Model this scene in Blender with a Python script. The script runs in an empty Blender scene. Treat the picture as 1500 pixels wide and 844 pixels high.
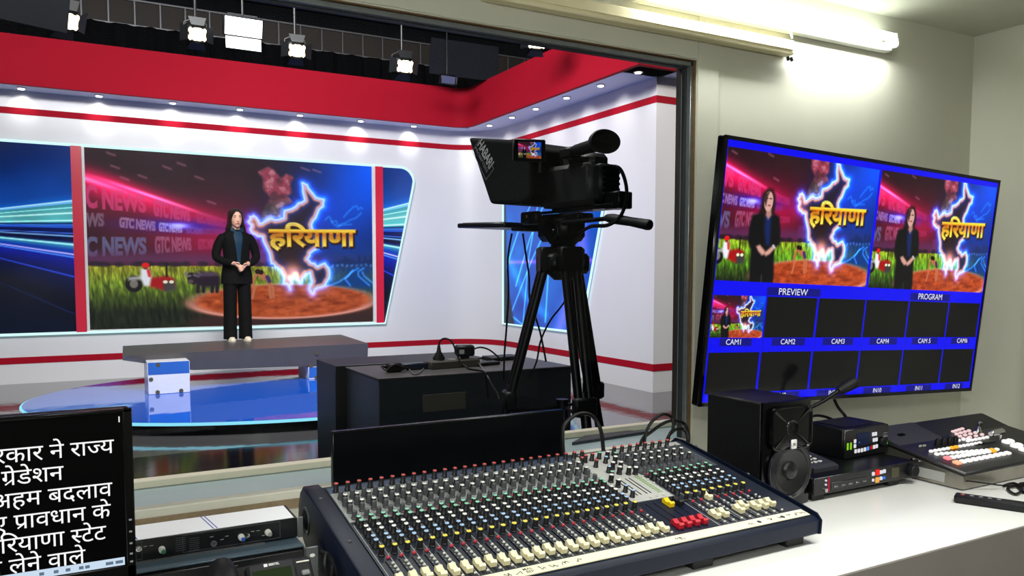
import bpy, bmesh, math, random
import numpy as np
from mathutils import Matrix, Vector, Euler
random.seed(7); RNG = np.random.default_rng(7)
SC = bpy.context.scene
COL = SC.collection
PI = math.pi; R = math.radians

# ------------------------------------------------------------------ camera
IW, IH = 1500.0, 844.0
FPX, CX, CY = 1162.83, 750.0, 475.77
YAW, PITCH, EYE = R(28.6984), R(3.7471), 1.4
cam_d = bpy.data.cameras.new('camera'); cam = bpy.data.objects.new('camera', cam_d); COL.objects.link(cam)
cam.location = (0, 0, EYE); cam.rotation_euler = (PI/2 - PITCH, R(-0.0629), -YAW)
cam_d.sensor_width = 36; cam_d.lens = FPX*36/IW; cam_d.shift_y = (CY - IH/2)/IW
cam_d.clip_start = 0.02; cam_d.clip_end = 100
SC.camera = cam
SC.view_settings.view_transform = 'Standard'; SC.view_settings.look = 'None'
SC.view_settings.exposure = 0.0; SC.view_settings.gamma = 1.0; SC.view_settings.use_curve_mapping = False
SC.cycles.use_denoising = True
SC.cycles.max_bounces = 8; SC.cycles.transparent_max_bounces = 12
SC.cycles.sample_clamp_indirect = 6
SC.cycles.caustics_reflective = False; SC.cycles.caustics_refractive = False
w = bpy.data.worlds.new('world'); SC.world = w; w.use_nodes = True
w.node_tree.nodes['Background'].inputs[0].default_value = (.02, .022, .026, 1)
w.node_tree.nodes['Background'].inputs[1].default_value = 1.0

def area(name, loc, target, sx, sy, power, color=(1, 1, 1), spread=180):
    d = bpy.data.lights.new(name, 'AREA'); d.shape = 'RECTANGLE'; d.size = sx; d.size_y = sy
    d.energy = power; d.color = color; d.spread = R(spread)
    o = bpy.data.objects.new(name, d); COL.objects.link(o); o.location = loc
    o.rotation_euler = (Vector(target) - Vector(loc)).to_track_quat('-Z', 'Y').to_euler()
    return o
# studio: unseen front banks under the grid, aimed at the set; added fills last
area('unseen_studio_light', (1.6, 5.0, 4.9), (1.8, 11.6, 1.4), 3.2, .7, 168, (1, .985, .97), 130)
area('unseen_studio_light', (1.2, 6.6, 4.9), (5.9, 9.2, 1.5), 2.4, .7, 132, (1, .985, .97), 130)
area('unseen_studio_light', (-1.0, 5.4, 4.9), (-.8, 11.6, 1.4), 2.0, .7, 100, (1, .985, .97), 130)
area('unseen_studio_light', (1.5, 7.2, 5.0), (2.2, 9.8, 0), 3.0, .6, 60, (1, .985, .97), 150)
area('unseen_studio_light', (1.0, 4.7, 5.2), (1.0, 3.0, 0), 3.5, .7, 120, (1, .985, .97), 150)  # added unseen fill that brightens the window sill, tripod and plinth
area('unseen_studio_light', (7.6, 3.6, 4.6), (7.0, 7.3, 1.6), 1.6, .6, 70, (1, .93, .85), 120)  # added unseen warm fill for the end face of the set wall
# control room: unseen ceiling tube battens, and an added worktop fill
area('ceiling_batten_light', (-1.15, 0.55, 2.36), (-.6, .75, 0), 1.25, .10, 26, (.97, 1, .95))
area('worktop_fill_light', (1.5, .55, 2.40), (1.5, .75, 0), 1.8, .3, 25, (.98, 1, .96), 105)  # added unseen fill for the worktop, spread kept narrow to stay out of the glass
area('ceiling_batten_light', (-1.25, -1.2, 2.36), (2.0, 1.0, .6), 1.25, .10, 46, (.97, 1, .95))

# ------------------------------------------------------------------ pixel rays (camera intrinsics)
def _R():
    cy_, sy = math.cos(YAW), math.sin(YAW); cp, sp = math.cos(PITCH), math.sin(PITCH)
    F = np.array([sy*cp, cy_*cp, -sp]); r = np.array([cy_, -sy, 0]); d = np.cross(F, r)
    a = R(-0.0629)
    return np.array([math.cos(a)*r + math.sin(a)*d, -math.sin(a)*r + math.cos(a)*d, F])
CAMR = _R(); CAMC = np.array([0, 0, EYE])
def ray(px, py): return CAMR.T @ np.array([(px-CX)/FPX, (py-CY)/FPX, 1.0])
def onY(px, py, Y): v = ray(px, py); return CAMC + v*(Y/v[1])
def onX(px, py, X): v = ray(px, py); return CAMC + v*(X/v[0])
def onZ(px, py, Z): v = ray(px, py); return CAMC + v*((Z-EYE)/v[2])

# ------------------------------------------------------------------ mesh builder
def xf(loc=(0, 0, 0), rot=(0, 0, 0), sc=1): return Matrix.Translation(loc) @ Euler(rot).to_matrix().to_4x4() @ Matrix.Scale(sc, 4)
class MB:
    def __init__(s, M=None): s.V = []; s.F = []; s.I = []; s.m = 0; s.M = M or Matrix.Identity(4)
    def add(s, vs, fs, M=None):
        T = s.M @ M if M is not None else s.M
        o = len(s.V); s.V += [tuple(T @ Vector(v)) for v in vs]
        s.F += [tuple(i+o for i in f) for f in fs]; s.I += [s.m]*len(fs); return s
    def mat(s, i): s.m = i; return s
    def box(s, c, d, b=0, M=None):
        hx, hy, hz = d[0]/2, d[1]/2, d[2]/2; b = min(b, hx*.98, hy*.98, hz*.98)
        if b <= 0:
            vs = [(c[0]+x*hx, c[1]+y*hy, c[2]+z*hz) for x in (-1, 1) for y in (-1, 1) for z in (-1, 1)]
            fs = [(0, 1, 3, 2), (4, 6, 7, 5), (0, 4, 5, 1), (2, 3, 7, 6), (0, 2, 6, 4), (1, 5, 7, 3)]
            return s.add(vs, fs, M)
        vs = []; idx = {}
        for x in (-1, 1):
            for y in (-1, 1):
                for z in (-1, 1):
                    for a in range(3):
                        p = [x*(hx-b), y*(hy-b), z*(hz-b)]; p[a] = (x*hx, y*hy, z*hz)[a]
                        idx[(x, y, z, a)] = len(vs); vs.append((c[0]+p[0], c[1]+p[1], c[2]+p[2]))
        g = lambda x, y, z, a: idx[(x, y, z, a)]
        fs = []
        for q in (-1, 1):
            fs.append(tuple(g(q, y, z, 0) for y, z in ((-1, -1), (1, -1), (1, 1), (-1, 1))))
            fs.append(tuple(g(x, q, z, 1) for x, z in ((-1, -1), (1, -1), (1, 1), (-1, 1))))
            fs.append(tuple(g(x, y, q, 2) for x, y in ((-1, -1), (1, -1), (1, 1), (-1, 1))))
        for p in (-1, 1):
            for q in (-1, 1):
                fs.append((g(p, q, -1, 0), g(p, q, 1, 0), g(p, q, 1, 1), g(p, q, -1, 1)))
                fs.append((g(p, -1, q, 0), g(p, 1, q, 0), g(p, 1, q, 2), g(p, -1, q, 2)))
                fs.append((g(-1, p, q, 1), g(1, p, q, 1), g(1, p, q, 2), g(-1, p, q, 2)))
                for t in (-1, 1): fs.append((g(p, q, t, 0), g(p, q, t, 1), g(p, q, t, 2)))
        return s.add(vs, fs, M)
    def b2(s, a, c, b=0): # box from two corners
        return s.box([(a[i]+c[i])/2 for i in range(3)], [abs(c[i]-a[i]) for i in range(3)], b)
    def lathe(s, prof, seg=16, M=None, cap=True):
        vs = []; fs = []; n = len(prof)
        for r, z in prof:
            for k in range(seg): t = 2*PI*k/seg; vs.append((r*math.cos(t), r*math.sin(t), z))
        for i in range(n-1):
            for k in range(seg):
                k2 = (k+1) % seg; fs.append((i*seg+k, i*seg+k2, (i+1)*seg+k2, (i+1)*seg+k))
        if cap:
            if prof[0][0] > 1e-5: fs.append(tuple(range(seg))[::-1])
            if prof[-1][0] > 1e-5: fs.append(tuple((n-1)*seg+k for k in range(seg)))
        return s.add(vs, fs, M)
    def cyl(s, p0, p1, r0, r1=None, seg=14, b=0):
        r1 = r0 if r1 is None else r1
        p0, p1 = Vector(p0), Vector(p1); d = p1-p0; L = d.length
        M = Matrix.Translation(p0) @ d.to_track_quat('Z', 'Y').to_matrix().to_4x4()
        pr = [(r0, 0), (r1, L)] if b <= 0 else [(r0-b, 0), (r0, b), (r1, L-b), (r1-b, L)]
        return s.lathe(pr, seg, M)
    def tube(s, pts, r, seg=8, smooth=0, closed=False):
        P = [Vector(p) for p in pts]
        if smooth: P = catmull(P, smooth)
        n = len(P); rr = r if isinstance(r, (list, tuple)) else [r]*n
        if len(rr) != n: rr = [rr[0] + (rr[-1]-rr[0])*i/(n-1) for i in range(n)] if len(rr) == 2 else list(np.interp(np.linspace(0, 1, n), np.linspace(0, 1, len(rr)), rr))
        T = [(P[min(i+1, n-1)] - P[max(i-1, 0)]).normalized() for i in range(n)]
        u = T[0].orthogonal().normalized(); vs = []; fs = []
        for i in range(n):
            u = (u - T[i]*u.dot(T[i])).normalized(); v = T[i].cross(u)
            for k in range(seg):
                t = 2*PI*k/seg; vs.append(tuple(P[i] + (u*math.cos(t) + v*math.sin(t))*rr[i]))
        for i in range(n-1):
            for k in range(seg): k2 = (k+1) % seg; fs.append((i*seg+k, i*seg+k2, (i+1)*seg+k2, (i+1)*seg+k))
        fs.append(tuple(range(seg))[::-1]); fs.append(tuple((n-1)*seg+k for k in range(seg)))
        return s.add(vs, fs)
    def prism(s, poly, z0, z1, M=None):
        n = len(poly); vs = [(p[0], p[1], z0) for p in poly] + [(p[0], p[1], z1) for p in poly]
        fs = [tuple(range(n))[::-1], tuple(range(n, 2*n))] + [(i, (i+1) % n, n+(i+1) % n, n+i) for i in range(n)]
        return s.add(vs, fs, M)
    def loft(s, rings, cap=True, closed=True, M=None):
        n = len(rings[0]); vs = [p for r in rings for p in r]; fs = []
        for i in range(len(rings)-1):
            for k in range(n if closed else n-1):
                k2 = (k+1) % n; fs.append((i*n+k, i*n+k2, (i+1)*n+k2, (i+1)*n+k))
        if cap and closed: fs += [tuple(range(n))[::-1], tuple((len(rings)-1)*n+k for k in range(n))]
        return s.add(vs, fs, M)
    def ball(s, c, r, seg=14, rings=9, M=None):
        rx, ry, rz = r if isinstance(r, (tuple, list)) else (r, r, r)
        rg = []
        for i in range(1, rings):
            t = PI*i/rings; rg.append([(c[0]+rx*math.sin(t)*math.cos(2*PI*k/seg), c[1]+ry*math.sin(t)*math.sin(2*PI*k/seg), c[2]-rz*math.cos(t)) for k in range(seg)])
        return s.loft(rg, M=M)
    def quad(s, *p): return s.add(list(p), [tuple(range(len(p)))])
    def build(s, name, mats, parent=None, smooth=40, loc=None):
        me = bpy.data.meshes.new(name); me.from_pydata(s.V, [], s.F)
        for m in (mats if isinstance(mats, (list, tuple)) else [mats]): me.materials.append(m)
        me.polygons.foreach_set('material_index', s.I)
        bm = bmesh.new(); bm.from_mesh(me); bmesh.ops.recalc_face_normals(bm, faces=bm.faces); bm.to_mesh(me); bm.free()
        if smooth:
            me.polygons.foreach_set('use_smooth', [True]*len(me.polygons)); me.set_sharp_from_angle(angle=R(smooth))
        o = bpy.data.objects.new(name, me); COL.objects.link(o)
        if parent is not None: o.parent = parent
        if loc is not None: o.location = loc
        return o
def catmull(P, k):
    out = []
    n = len(P)
    for i in range(n-1):
        p0, p1, p2, p3 = P[max(i-1, 0)], P[i], P[i+1], P[min(i+2, n-1)]
        for j in range(k):
            t = j/k; out.append(.5*((2*p1) + (p2-p0)*t + (2*p0-5*p1+4*p2-p3)*t*t + (3*p1-p0-3*p2+p3)*t**3))
    out.append(P[-1]); return out
def rrect(w, h, r, seg=5):
    out = []
    for cx_, cy_, a in ((w/2-r, h/2-r, 0), (-w/2+r, h/2-r, 90), (-w/2+r, -h/2+r, 180), (w/2-r, -h/2+r, 270)):
        for k in range(seg+1): t = R(a+90*k/seg); out.append((cx_+r*math.cos(t), cy_+r*math.sin(t)))
    return out
def thing(name, label, cat, loc=(0, 0, 0), rot=(0, 0, 0), group=None):
    o = bpy.data.objects.new(name, None); COL.objects.link(o); o.location = loc; o.rotation_euler = rot
    o.empty_display_size = .05
    return tag(o, label, cat, group)
def tag(o, label=None, cat=None, group=None, kind=None):
    for k, v in (('label', label), ('category', cat), ('group', group), ('kind', kind)):
        if v: o[k] = v
    return o
def struct(o, label=None, cat=None): return tag(o, label, cat, None, 'structure')
def dup(root, loc=None, rot=None, label=None):
    def cp(o, par):
        c = o.copy(); COL.objects.link(c)
        if par is not None: c.parent = par
        for ch in list(o.children): cp(ch, c)
        return c
    r = cp(root, None)
    if loc is not None: r.location = loc
    if rot is not None: r.rotation_euler = rot
    if label: r['label'] = label
    return r

# ------------------------------------------------------------------ materials
def lin(c):
    if isinstance(c, str): c = tuple(int(c[i:i+2], 16)/255 for i in (0, 2, 4))
    return tuple((x/12.92 if x <= .04045 else ((x+.055)/1.055)**2.4) for x in c)
MATS = {}
def mat(name, color, rough=.5, metal=0, var=.08, scale=25, bump=0, spec=.5, coat=0):
    if name in MATS: return MATS[name]
    m = bpy.data.materials.new(name); m.use_nodes = True; nt = m.node_tree; N = nt.nodes; L = nt.links
    p = N['Principled BSDF']; c = lin(color)
    tc = N.new('ShaderNodeTexCoord'); nz = N.new('ShaderNodeTexNoise'); nz.inputs['Scale'].default_value = scale; nz.inputs['Detail'].default_value = 4
    L.new(tc.outputs['Object'], nz.inputs['Vector'])
    mx = N.new('ShaderNodeMix'); mx.data_type = 'RGBA'
    mx.inputs['A'].default_value = (*[x*(1-var) for x in c], 1); mx.inputs['B'].default_value = (*[min(1, x*(1+var)) for x in c], 1)
    L.new(nz.outputs['Fac'], mx.inputs['Factor']); L.new(mx.outputs['Result'], p.inputs['Base Color'])
    p.inputs['Roughness'].default_value = rough; p.inputs['Metallic'].default_value = metal
    p.inputs['Specular IOR Level'].default_value = spec
    if coat: p.inputs['Coat Weight'].default_value = coat
    if bump:
        b = N.new('ShaderNodeBump'); b.inputs['Strength'].default_value = bump; b.inputs['Distance'].default_value = .01
        L.new(nz.outputs['Fac'], b.inputs['Height']); L.new(b.outputs['Normal'], p.inputs['Normal'])
    MATS[name] = m; return m
def emat(name, color, strength=1.0, base=(0, 0, 0), rough=.3):
    if name in MATS: return MATS[name]
    m = bpy.data.materials.new(name); m.use_nodes = True; p = m.node_tree.nodes['Principled BSDF']
    p.inputs['Base Color'].default_value = (*lin(base), 1); p.inputs['Roughness'].default_value = rough; p.inputs['Specular IOR Level'].default_value = .12
    p.inputs['Emission Color'].default_value = (*lin(color), 1); p.inputs['Emission Strength'].default_value = strength
    MATS[name] = m; return m
def screen_mat(name, strength=1.0, rough=.25, spec=.3):
    if name in MATS: return MATS[name]
    m = bpy.data.materials.new(name); m.use_nodes = True; nt = m.node_tree; p = nt.nodes['Principled BSDF']
    a = nt.nodes.new('ShaderNodeAttribute'); a.attribute_name = 'picture'
    p.inputs['Base Color'].default_value = (.004, .004, .005, 1); p.inputs['Roughness'].default_value = rough; p.inputs['Specular IOR Level'].default_value = spec
    nt.links.new(a.outputs['Color'], p.inputs['Emission Color']); p.inputs['Emission Strength'].default_value = strength
    MATS[name] = m; return m
BLK = mat('black_plastic', '0f1013', .45, var=.15, spec=.3)
BLKM = mat('black_metal', '0d0e11', .4, .2, var=.12, spec=.3)
BLKG = mat('black_gloss', '060608', .15, spec=.35)
RUB = mat('black_rubber', '0e0f11', .6)
CABLE = mat('cable_black', '070708', .5, spec=.25)
GREYM = mat('grey_metal', '7c7f80', .4, .7, var=.15)
CHROME = mat('chrome', 'c8c8c8', .2, 1)
WHITEP = mat('white_plastic', 'e6e4dc', .4)
CREAM = mat('cream_plastic', 'e9dfb8', .4)

# ------------------------------------------------------------------ lettering
def text_tris(s, size=1.0, bold=0.0):
    c = bpy.data.curves.new('lettering', 'FONT'); c.body = s; c.size = size; c.offset = bold; c.resolution_u = 4
    o = bpy.data.objects.new('lettering', c); COL.objects.link(o)
    dg = bpy.context.evaluated_depsgraph_get(); me = o.evaluated_get(dg).to_mesh(); me.calc_loop_triangles()
    V = np.array([v.co[:2] for v in me.vertices]) if len(me.vertices) else np.zeros((0, 2))
    T = np.array([t.vertices[:] for t in me.loop_triangles]) if len(V) else np.zeros((0, 3), int)
    bpy.data.objects.remove(o); bpy.data.curves.remove(c)
    return V, T
def clip_right(V, T, x):
    bm = bmesh.new(); vs = [bm.verts.new((*v, 0)) for v in V]
    for t in T:
        try: bm.faces.new([vs[i] for i in t])
        except ValueError: pass
    bmesh.ops.bisect_plane(bm, geom=bm.verts[:]+bm.edges[:]+bm.faces[:], plane_co=(x, 0, 0), plane_no=(1, 0, 0), clear_outer=True)
    bmesh.ops.triangulate(bm, faces=bm.faces[:]); bm.verts.index_update()
    V2 = np.array([v.co[:2] for v in bm.verts]); T2 = np.array([[v.index for v in f.verts] for f in bm.faces]); bm.free()
    return V2, T2
def merge_tris(parts):
    Vs, Ts, o = [], [], 0
    for V, T, dx in parts:
        if len(V) == 0: continue
        Vs.append(V + np.array([dx, 0])); Ts.append(T+o); o += len(V)
    return np.vstack(Vs), np.vstack(Ts)
def deva(tokens, bold=0.0):
    """glyph runs in visual order; ('half', g, cut) is g without its stem, ('ra', g) is g with the stroke of a joined r"""
    parts = []; x = 0.0
    for tk in tokens:
        if tk == ' ': x += .26; continue
        if isinstance(tk, str): V, T = text_tris(tk, 1, bold); adv = V[:, 0].max()-.015; parts.append((V, T, x))
        elif tk[0] == 'half':
            V, T = text_tris(tk[1], 1, bold); V, T = clip_right(V, T, tk[2]); parts.append((V, T, x)); adv = tk[2]-.01
        else:
            V, T = text_tris(tk[1], 1, bold); parts.append((V, T, x)); adv = V[:, 0].max()-.015
            st = text_tris(tk[1][0], 1)[0][:, 0].max()-.16
            q = np.array([[st, .20], [st, .27], [st-.30, .05], [st-.27, 0.0]]); parts.append((q, np.array([[0, 1, 2], [0, 2, 3]]), x))
        x += adv
    return merge_tris(parts)
def text_mesh(name, tris, M, material, parent=None):
    V, T = tris; me = bpy.data.meshes.new(name)
    me.from_pydata([tuple(M @ Vector((v[0], v[1], 0))) for v in V], [], [tuple(int(i) for i in t) for t in T]); me.materials.append(material)
    o = bpy.data.objects.new(name, me); COL.objects.link(o)
    if parent is not None: o.parent = parent
    return o

# ------------------------------------------------------------------ painted pictures (for the lit screens and printed set panels)
def _hash(ix, iy, seed): 
    n = np.sin(ix*127.1 + iy*311.7 + seed*74.7)*43758.5453; return n - np.floor(n)
def vnoise(x, y, s, seed=0, oc=3):
    t = 0; a = .5; tot = 0
    for k in range(oc):
        u, v = x/s, y/s; i, j = np.floor(u), np.floor(v); fu, fv = u-i, v-j; fu = fu*fu*(3-2*fu); fv = fv*fv*(3-2*fv)
        t = t + a*((_hash(i, j, seed+k)*(1-fu) + _hash(i+1, j, seed+k)*fu)*(1-fv) + (_hash(i, j+1, seed+k)*(1-fu) + _hash(i+1, j+1, seed+k)*fu)*fv)
        tot += a; a /= 2; s /= 2
    return t/tot
class Canvas:
    """colours at a cloud of surface points, in picture units x,y (y up)"""
    def __init__(s, x, y, base=(0, 0, 0)):
        s.x = x; s.y = y; s.c = np.tile(np.array(base, float), (len(x), 1))
    def _col(s, c): return np.array([int(c[i:i+2], 16)/255 for i in (0, 2, 4)]) if isinstance(c, str) else np.array(c, float)
    def put(s, a, col, idx=None):
        col = s._col(col)
        if idx is None: s.c = s.c*(1-a[:, None]) + col*a[:, None]
        else: s.c[idx] = s.c[idx]*(1-a[:, None]) + col*a[:, None]
    def add(s, a, col): s.c = s.c + s._col(col)*a[:, None]
    def sub(s, pts, pad):
        P = np.array(pts); return np.where((s.x > P[:, 0].min()-pad) & (s.x < P[:, 0].max()+pad) & (s.y > P[:, 1].min()-pad) & (s.y < P[:, 1].max()+pad))[0]
    def dist(s, pts, idx, closed=False):
        P = np.array(pts); x, y = s.x[idx], s.y[idx]; d = np.full(len(x), 1e9); n = len(P)
        for i in range(n if closed else n-1):
            a, b = P[i], P[(i+1) % n]; ab = b-a; t = np.clip(((x-a[0])*ab[0]+(y-a[1])*ab[1])/(ab@ab+1e-12), 0, 1)
            d = np.minimum(d, np.hypot(x-a[0]-t*ab[0], y-a[1]-t*ab[1]))
        return d
    def inside(s, pts, idx):
        P = np.array(pts); x, y = s.x[idx], s.y[idx]; c = np.zeros(len(x), bool); n = len(P)
        for i in range(n):
            (x0, y0), (x1, y1) = P[i], P[(i+1) % n]
            if y0 == y1: continue
            k = ((y0 > y) != (y1 > y)) & (x < (x1-x0)*(y-y0)/(y1-y0)+x0); c ^= k
        return c
    def fill(s, pts, col, soft=.01, alpha=1):
        idx = s.sub(pts, soft*2)
        if len(idx) == 0: return
        d = s.dist(pts, idx, True); d = np.where(s.inside(pts, idx), d, -d)
        s.put(np.clip(d/soft*.5+.5, 0, 1)*alpha, col, idx)
    def mask(s, pts, soft=.01):
        idx = s.sub(pts, soft*2); m = np.zeros(len(s.x))
        d = s.dist(pts, idx, True); d = np.where(s.inside(pts, idx), d, -d); m[idx] = np.clip(d/soft*.5+.5, 0, 1); return m
    def stroke(s, pts, w, col, alpha=1, soft=.012, closed=False):
        idx = s.sub(pts, w+soft*2)
        if len(idx) == 0: return
        d = s.dist(pts, idx, closed); s.put(np.clip((w/2-d)/soft+.5, 0, 1)*alpha, col, idx)
    def glow(s, pts, sig, col, amp=1, closed=False):
        idx = s.sub(pts, sig*3)
        if len(idx) == 0: return
        d = s.dist(pts, idx, closed); s.c[idx] += s._col(col)*(amp*np.exp(-(d/sig)**2))[:, None]
    def ell(s, cx_, cy_, rx, ry, col, alpha=1, soft=.15, rot=0):
        dx, dy = s.x-cx_, s.y-cy_; u = dx*math.cos(rot)+dy*math.sin(rot); v = -dx*math.sin(rot)+dy*math.cos(rot)
        s.put(np.clip((1-np.hypot(u/rx, v/ry))/soft+.5, 0, 1)*alpha, col)
    def tris(s, V, T, col, alpha=1, soft=0.0):
        """glyph triangles in picture units"""
        m = np.zeros(len(s.x))
        for t in T:
            A, B, C = V[t]
            lo = np.minimum(np.minimum(A, B), C)-soft; hi = np.maximum(np.maximum(A, B), C)+soft
            idx = np.where((s.x >= lo[0]) & (s.x <= hi[0]) & (s.y >= lo[1]) & (s.y <= hi[1]))[0]
            if len(idx) == 0: continue
            x, y = s.x[idx], s.y[idx]; ok = np.full(len(idx), 1e9)
            ar = (B[0]-A[0])*(C[1]-A[1])-(B[1]-A[1])*(C[0]-A[0])
            if abs(ar) < 1e-12: continue
            sg = 1 if ar > 0 else -1
            for p, q in ((A, B), (B, C), (C, A)):
                e = q-p; ok = np.minimum(ok, sg*((e[0])*(y-p[1])-(e[1])*(x-p[0]))/(np.hypot(*e)+1e-12))
            m[idx] = np.maximum(m[idx], np.clip(ok/(soft+1e-9)+.75, 0, 1) if soft else (ok >= 0))
        if callable(col): return m
        s.put(m*alpha, col); return m
def srgb2lin(c): c = np.clip(c, 0, 4); return np.where(c <= .04045, c/12.92, ((c+.055)/1.055)**2.4)
def grid_screen(name, P00, U, V, nu, nv, color_fn, material, parent=None, keep=None):
    """a flat lit panel: P00 its lower left corner, U and V its edges"""
    u, v = np.meshgrid(np.linspace(0, 1, nu), np.linspace(0, 1, nv)); u = u.ravel(); v = v.ravel()
    P = np.array(P00)[None] + u[:, None]*np.array(U)[None] + v[:, None]*np.array(V)[None]
    i = np.arange(nu-1)[None] + np.arange(nv-1)[:, None]*nu; i = i.ravel()
    F = np.stack([i, i+1, i+nu+1, i+nu], 1)
    if keep is not None:
        k = keep(u, v); F = F[k[F].all(1)]; us = np.unique(F); rm = np.zeros(len(u), int); rm[us] = np.arange(len(us))
        F = rm[F]; P = P[us]; u = u[us]; v = v[us]
    me = bpy.data.meshes.new(name); me.from_pydata(P.tolist(), [], F.tolist()); me.materials.append(material)
    a = me.color_attributes.new('picture', 'FLOAT_COLOR', 'POINT')
    c = srgb2lin(color_fn(u, v, P)); a.data.foreach_set('color', np.concatenate([c, np.ones((len(c), 1))], 1).astype(np.float32).ravel())
    o = bpy.data.objects.new(name, me); COL.objects.link(o)
    if parent is not None: o.parent = parent
    return o

# ================================================================== CONTROL ROOM SHELL
WY = 2.10; WX = 3.41; CEIL = 2.412                       # window wall, right wall, ceiling
PAINT = mat('wall_paint', 'c6c5b6', .55, var=.05, scale=6, bump=.08)
CEILP = mat('ceiling_paint', 'c8c8ba', .7, var=.06, scale=8, bump=.1)
OX0, OX1, OZ0, OZ1 = -1.75, 1.86, .822, 2.117            # window opening in the wall face
m = MB()
m.b2((-3.2, WY, 0), (OX0, WY+.04, CEIL)); m.b2((OX1, WY, 0), (WX, WY+.04, CEIL))
m.b2((OX0, WY, OZ1), (OX1, WY+.04, CEIL)); m.b2((OX0, WY, 0), (OX1, WY+.04, .775))
struct(m.build('wall_front', PAINT, smooth=0))
struct(MB().b2((WX, -2.6, 0), (WX+.1, WY+.04, CEIL)).build('wall_right', PAINT, smooth=0))
struct(MB().b2((-3.3, -2.6, 0), (-3.2, WY+.04, CEIL)).build('wall_left', PAINT, smooth=0))
struct(MB().b2((-3.3, -2.7, 0), (WX+.1, -2.6, CEIL)).build('wall_back', PAINT, smooth=0))
struct(MB().b2((-3.3, -2.7, CEIL), (WX+.1, WY+.28, CEIL+.06)).build('ceiling', CEILP, smooth=0))
struct(MB().b2((-3.3, -2.7, -.05), (WX+.1, WY+.04, 0)).build('floor', mat('room_floor', '6b6660', .4), smooth=0))
# boards around the window, standing 4 mm proud of the wall, with an uneven raw edge on the window side
m = MB()
m.b2((OX1+.006, WY-.004, .775), (1.957, WY+.002, CEIL-.002))
struct(m.build('trim_1', PAINT, smooth=0))
def ragged(a, c, n, axis, amp):
    pts = [(a + (c-a)*i/n, amp*RNG.uniform(.2, 1)) for i in range(n+1)]
    return pts
m = MB(); pr = ragged(OX0, OX1+.004, 70, 0, .007)
m.prism([(x, OZ1+y) for x, y in pr] + [(OX1+.004, CEIL-.20), (OX0, CEIL-.20)], 0, .004, Matrix.Translation((0, WY+.001, 0)) @ Matrix.Rotation(PI/2, 4, 'X'))
struct(m.build('trim_2', PAINT, smooth=0))
struct(MB().b2((OX0, WY-.003, .775), (OX1, WY+.004, .80), 0).build('trim_3', mat('raw_wood', '8d7a5f', .7, var=.3, scale=60, bump=.2), smooth=0))
# window
WIN = thing('window_1', 'large fixed studio window with splayed grey-blue reveal and beige bead', 'window', (0, WY, 0)); WIN['kind'] = 'structure'
ALU = mat('weathered_aluminium', '8b9090', .35, .6, var=.25, scale=40)
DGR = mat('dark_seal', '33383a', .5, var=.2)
WHT = mat('white_bead', 'dcdacb', .5, var=.06)
BRN = mat('brown_gap', '6d5436', .8, var=.35, scale=60)
GRB = mat('grey_blue_paint', '9fb0b2', .35, var=.04, scale=10)
m = MB(); gx = OX1-.012; gz = OZ1-.012
m.mat(0).b2((gx-.002, .012, OZ0), (OX1-.004, .032, OZ1), .001); m.b2((OX0, .012, gz-.006), (OX1, .032, OZ1-.004), .001)      # aluminium angle
m.mat(1).b2((gx-.006, .032, OZ0), (OX1, .052, OZ1)); m.b2((OX0, .032, gz-.010), (OX1, .052, OZ1))                           # dark seal
m.mat(2).b2((OX1-.004, .002, OZ0), (OX1+.002, .022, OZ1)); m.b2((OX0, .002, OZ1-.003), (OX1, .022, OZ1+.003))              # raw brown edge
m.build('window_frame', [ALU, DGR, BRN], WIN)
m = MB(); m.b2((OX0, 0, .797), (OX1, .036, OZ0), .003); m.build('bead', WHT, WIN)
glass = bpy.data.materials.new('window_glass'); glass.use_nodes = True; nt = glass.node_tree; nt.nodes.clear()
o_ = nt.nodes.new('ShaderNodeOutputMaterial'); mxs = nt.nodes.new('ShaderNodeMixShader'); tr = nt.nodes.new('ShaderNodeBsdfTransparent'); gl = nt.nodes.new('ShaderNodeBsdfGlossy'); fr = nt.nodes.new('ShaderNodeFresnel')
fr.inputs['IOR'].default_value = 1.2; gl.inputs['Roughness'].default_value = .01; tr.inputs['Color'].default_value = (.97, .985, .98, 1)
nt.links.new(fr.outputs[0], mxs.inputs[0]); nt.links.new(tr.outputs[0], mxs.inputs[1]); nt.links.new(gl.outputs[0], mxs.inputs[2]); nt.links.new(mxs.outputs[0], o_.inputs[0])
MB().b2((OX0, .040, OZ0-.004), (OX1-.004, .044, OZ1-.004)).build('window_glass', glass, WIN, smooth=0)
# deep splayed reveal: sill, right side and head
Y0, Y1 = .052, .28; XR, ZT, ZS = 2.035, 2.185, .806
m = MB(); m.prism([(OX0, Y0-.012), (OX1+.03, Y0-.012), (XR+.03, Y1), (OX0-.1, Y1)], ZS-.02, ZS); m.build('window_sill', GRB, WIN, smooth=0)
m = MB(); m.prism([(OX1, Y0-.012), (OX1+.03, Y0-.012), (XR+.03, Y1), (XR, Y1)], ZS, ZT+.05); m.build('reveal', GRB, WIN, smooth=0)
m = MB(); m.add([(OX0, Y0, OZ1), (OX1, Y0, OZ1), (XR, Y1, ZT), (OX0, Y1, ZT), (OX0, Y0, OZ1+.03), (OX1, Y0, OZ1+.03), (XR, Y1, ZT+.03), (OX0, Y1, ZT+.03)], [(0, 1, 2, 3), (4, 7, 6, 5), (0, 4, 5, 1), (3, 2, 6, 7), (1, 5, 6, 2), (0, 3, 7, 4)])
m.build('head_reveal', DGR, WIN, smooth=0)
BEI = mat('beige_wood', 'e6dbc4', .5, var=.08, scale=30)
m = MB(); m.b2((OX0, Y1-.01, ZS), (XR-.015, Y1+.03, ZS+.021), .002)
for x in np.arange(-.2, 2, .19): m.cyl((x, Y1-.0115, ZS+.011), (x, Y1-.008, ZS+.011), .003, seg=8)
m.build('outer_bead', BEI, WIN)
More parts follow.
